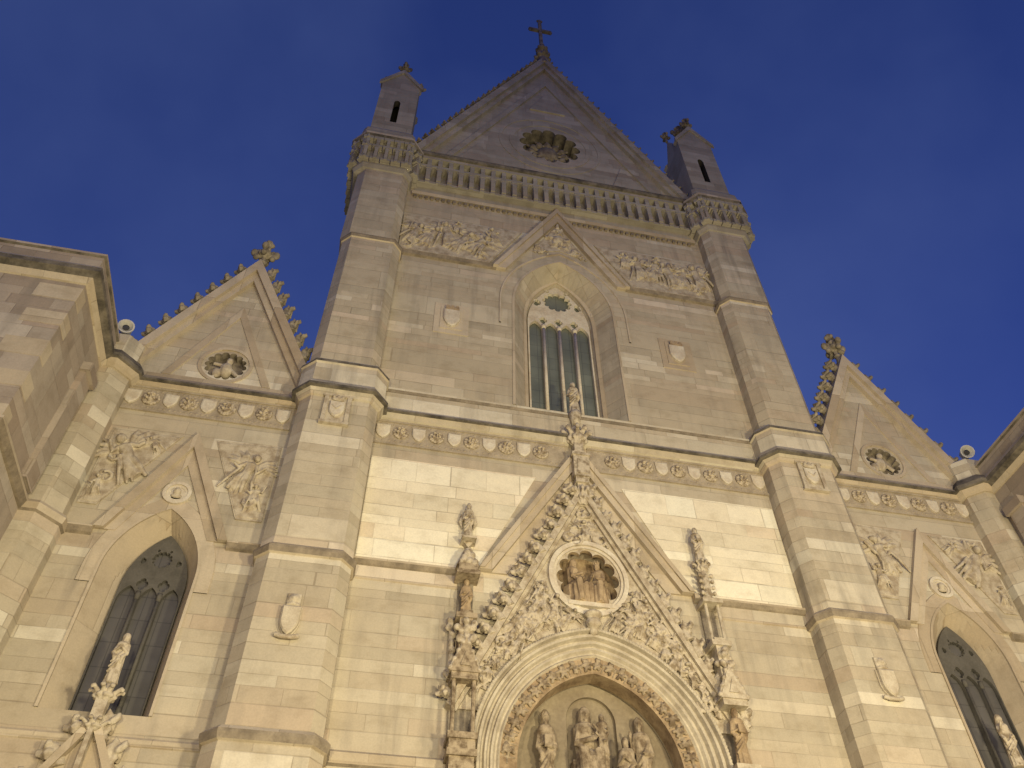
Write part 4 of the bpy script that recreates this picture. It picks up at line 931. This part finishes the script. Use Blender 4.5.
def statue(label, loc, h, kind, seed, rot=0, base=None, mat=None, hair=None, slim=.84):
    mb = MB()
    if kind in ('stand', 'book', 'staff', 'bless', 'wings', 'pray'):
        robe(mb, h, .135 * h, .11 * h, seed); head(mb, (0, -.02 * h, .925 * h), h, hair=hair)
        if kind == 'book': arm(mb, h, -1, (-.19, -.04, .57), (-.04, -.16, .60)); arm(mb, h, 1, (.19, -.04, .57), (.05, -.16, .55)); mb.box(-.07 * h, .07 * h, -.21 * h, -.15 * h, .53 * h, .68 * h)
        elif kind == 'bless': arm(mb, h, -1, (-.20, -.05, .60), (-.16, -.18, .76)); arm(mb, h, 1, (.19, -.04, .57), (.06, -.15, .56))
        elif kind == 'staff': arm(mb, h, -1, (-.20, -.05, .6), (-.2, -.16, .62)); arm(mb, h, 1, (.19, -.05, .57), (.05, -.15, .60)); mb.tube([(-.2 * h, -.17 * h, 0), (-.2 * h, -.17 * h, .98 * h), (-.16 * h, -.17 * h, 1.04 * h), (-.12 * h, -.17 * h, .98 * h)], .014 * h, 8)
        elif kind == 'pray': arm(mb, h, -1, (-.18, -.08, .58), (-.015, -.18, .68)); arm(mb, h, 1, (.18, -.08, .58), (.015, -.18, .68))
        else: arm(mb, h, -1, (-.19, -.02, .57), (-.07, -.14, .60)); arm(mb, h, 1, (.19, -.03, .56), (.09, -.14, .50))
        if kind == 'wings':
            for sd in (-1, 1):
                for k in range(4): mb.tube([(sd * .08 * h, .1 * h, .72 * h), (sd * (.2 + .02 * k) * h, .13 * h, (.74 - .07 * k) * h), (sd * (.2 - .01 * k) * h, .12 * h, (.42 - .02 * k) * h)], [.05 * h, .06 * h, .02 * h])
        for k in range(3): mb.tube([(.12 * h, -.06 * h, .72 * h), (0, -.135 * h, (.50 - .07 * k) * h), (-.14 * h, -.07 * h, (.40 - .1 * k) * h)], [.02 * h, .028 * h, .02 * h])
    elif kind in ('seat', 'seatchild'):
        robe(mb, h, .16 * h, .12 * h, seed, [(.40, 1.0), (.5, .95), (.66, 1.0), (.77, 1.08), (.82, .9), (.845, .45)], 0, .04 * h, 7)
        robe(mb, h, .19 * h, .15 * h, seed + 1, [(0, 1.15), (.1, 1.05), (.25, 1.0), (.38, .95), (.44, .6)], 0, -.12 * h)
        mb.ell((0, -.02 * h, .42 * h), (.18 * h, .2 * h, .09 * h))
        for sd in (-1, 1): mb.tube([(sd * .09 * h, .03 * h, .42 * h), (sd * .11 * h, -.22 * h, .43 * h), (sd * .10 * h, -.25 * h, .02 * h)], [.085 * h, .085 * h, .06 * h])
        head(mb, (0, .0, .925 * h), h, hair=hair)
        if kind == 'seatchild':
            arm(mb, h, -1, (-.20, -.03, .58), (.06, -.2, .60)); arm(mb, h, 1, (.22, -.04, .57), (.2, -.2, .56))
            c = .20 * h; robe(mb, h * .5, .075 * h, .06 * h, seed + 3, None, c, -.14 * h, 6)
            m2 = MB(); robe(m2, h * .46, .075 * h, .06 * h, seed + 3, None, 0, 0, 6); head(m2, (0, -.01 * h, .925 * h * .46), h * .55); arm(m2, h * .46, -1, (-.2, -.05, .62), (-.3, -.1, .72)); arm(m2, h * .46, 1, (.2, -.05, .6), (.1, -.2, .62))
            mb.add([(q[0] + c, q[1] - .15 * h, q[2] + .42 * h) for q in m2.v], m2.f)
        else: arm(mb, h, -1, (-.19, -.06, .58), (-.03, -.22, .62)); arm(mb, h, 1, (.19, -.06, .58), (.06, -.2, .56))
        mb.box(-.22 * h, .22 * h, -.02 * h, .17 * h, 0, .4 * h)
    elif kind == 'kneel':
        robe(mb, h, .17 * h, .13 * h, seed, [(0, 1.2), (.15, 1.1), (.4, .95), (.6, .95), (.76, 1.1), (.82, .9), (.845, .45)], 0, 0, 7)
        mb.ell((0, .14 * h, .12 * h), (.17 * h, .22 * h, .14 * h)); head(mb, (0, -.03 * h, .925 * h), h, hair=hair)
        arm(mb, h, -1, (-.19, -.08, .56), (-.015, -.2, .66)); arm(mb, h, 1, (.19, -.08, .56), (.015, -.2, .66))
    if base: mb.box(-base, base, -base * .8, base * .8, -.10, .02)
    else: mb.ell((0, 0, .01 * h), (.17 * h, .13 * h, .03 * h))
    mb.v = [(a * slim, b * slim, c) for a, b, c in mb.v]
    o = link('statue', sculpt(mb, max(.009, h * .0085), 0), mat or M_STATUE); o.location = loc; o.rotation_euler = (0, 0, rot)
    return tag(o, label, 'statue', 'carved stone figures on the facade')
statue('small robed statue standing on the leafy finial above the main portal gable', (0, -.22, 20.74), 1.45, 'stand', 1)
statue('winged robed statue on a wall bracket left of the main portal gable', (-3.30, -.22, 15.24), 1.22, 'wings', 2, slim=.7)
statue('robed statue atop the slender column right of the main portal gable', (3.28, -.27, 15.42), 1.15, 'book', 3)
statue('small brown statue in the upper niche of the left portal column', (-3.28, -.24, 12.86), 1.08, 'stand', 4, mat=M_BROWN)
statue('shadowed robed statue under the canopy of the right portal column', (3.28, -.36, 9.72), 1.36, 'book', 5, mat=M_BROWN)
statue('draped statue on the small pinnacle in front of the left aisle window', (-10.78, -.26, 10.36), 1.15, 'pray', 6, hair='veil')
statue('draped statue on the small pinnacle in front of the right aisle window', (10.66, -.26, 10.36), 1.30, 'bless', 7, hair='veil')
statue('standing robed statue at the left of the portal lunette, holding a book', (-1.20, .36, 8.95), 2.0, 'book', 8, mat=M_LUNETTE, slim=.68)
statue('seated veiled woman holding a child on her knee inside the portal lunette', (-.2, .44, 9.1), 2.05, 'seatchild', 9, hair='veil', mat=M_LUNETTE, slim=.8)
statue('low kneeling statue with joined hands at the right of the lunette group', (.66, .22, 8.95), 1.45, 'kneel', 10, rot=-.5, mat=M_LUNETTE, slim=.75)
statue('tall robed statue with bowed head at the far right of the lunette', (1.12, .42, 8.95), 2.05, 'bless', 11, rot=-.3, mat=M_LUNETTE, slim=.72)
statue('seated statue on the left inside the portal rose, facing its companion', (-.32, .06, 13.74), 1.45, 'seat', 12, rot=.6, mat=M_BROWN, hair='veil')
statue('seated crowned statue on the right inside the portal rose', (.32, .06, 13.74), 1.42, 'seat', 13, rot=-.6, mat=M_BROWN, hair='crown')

# ------------------------------------------------------------------ flanking buildings
def flank(s, label):
    root = tag(empty('flanking_building', (s * 20, -1, 0)), label, 'building'); root_off = Vector((s * 20, -1, 0))
    def bl(mb, name, mats, par, bevel=0):
        mb.v = [(a - root_off.x, b - root_off.y, c) for a, b, c in mb.v] ; o = mb.build(name, mats, par, bevel=bevel)
        for ul in o.data.uv_layers[0].data: ul.uv.x += root_off.x + root_off.y
        return o
    xs = s * 14.05; yf = -3.55; xe = s * 32
    mb = MB(); x0, x1 = sorted((xs, xe)); mb.box(x0, x1, yf, 12, .15, 20.5)
    rnd = random.Random(3 + s); z = 8.0; k = 0
    while z < 19:
        hh = rnd.uniform(.45, .6); ln = rnd.uniform(.5, 1.1)
        if k % 2 == 0:
            xa, xb = sorted((xs + (-s) * .012, xs + s * ln)); mb.box(xa, xb, yf - .012, yf + rnd.uniform(.2, .6), z, z + hh, 1)
        z += hh; k += 1
    wall = bl(mb, 'wall', [M_PINK, M_TRIM], root)
    def ringx(prof, mats, name, mm):
        mb = MB(); rings_ = []
        for o_, z_ in prof:
            X = xs - s * o_; rings_.append([(X, 12.0, z_), (X, yf - o_, z_), (xe, yf - o_, z_), (xe, 12.0, z_)])
        mb.loft(rings_, mats=mats); return bl(mb, name, mm, root)
    ringx([(-.05, 19.3), (.05, 19.34), (.14, 19.5), (.22, 19.56), (.30, 19.60), (.30, 19.76), (.18, 19.95), (-.05, 20.0)], [0, 0, 1, 1, 1, 0, 0], 'cornice', [M_TRIM, M_CRUST_SHADE])
    ringx([(-.05, 20.0), (.08, 20.01), (.06, 20.50), (.12, 20.54), (.12, 20.62), (-.05, 20.66)], [0, 0, 1, 0, 0], 'parapet', [M_PINK, M_CRUST_SHADE])
    ringx([(-.05, 14.1), (.06, 14.14), (.13, 14.32), (.13, 14.4), (-.05, 14.5)], [1, 1, 0, 0], 'string_course', [M_TRIM, M_UNDER])
    mb = MB(); xa, xb = sorted((xs - s * .16, xs + s * .1)); mb.box(xa, xb, -1.55, -.95, 14.5, 18.2); mb.box(*sorted((xs - s * .26, xs)), -1.62, -.88, 18.2, 18.5); bl(mb, 'pilaster', M_PINK, root)
    return root
flank(-1, 'pinkish stone building with dark cornice jutting forward at the left edge')
flank(1, 'stone building with dark cornice jutting forward at the right edge')

# ------------------------------------------------------------------ white round floodlights on the corner piers
def floodlight(loc, rot, label):
    root = tag(empty('floodlight', loc), label, 'floodlight', 'white floodlights on the corner piers'); root.rotation_euler = rot
    n = 20
    def cyl(r0, y0): return [(r0 * math.cos(2 * PI * i / n), y0, r0 * math.sin(2 * PI * i / n)) for i in range(n)]
    mb = MB(); mb.loft([cyl(.12, .24), cyl(.17, .2), cyl(.19, 0), cyl(.24, -.10), cyl(.24, -.14), cyl(.20, -.14), cyl(.11, -.03)]); mb.build('housing', M_ENAMEL, root, smooth=False)
    mb = MB(); mb.loft([cyl(.105, -.035), cyl(.10, -.05), cyl(.05, -.06)]); mb.build('lens', M_LENS, root)
    mb = MB(); mb.box(-.03, .03, .02, .1, -.42, -.17); mb.box(-.09, .09, -.03, .15, -.45, -.42); mb.build('bracket', M_IRON, root)
floodlight((-14.05, -.42, 21.42), (.25, 0, .25), 'white round floodlight on top of the left corner pier')
floodlight((14.12, -.45, 21.42), (.35, 0, -.35), 'white round floodlight on top of the right corner pier')
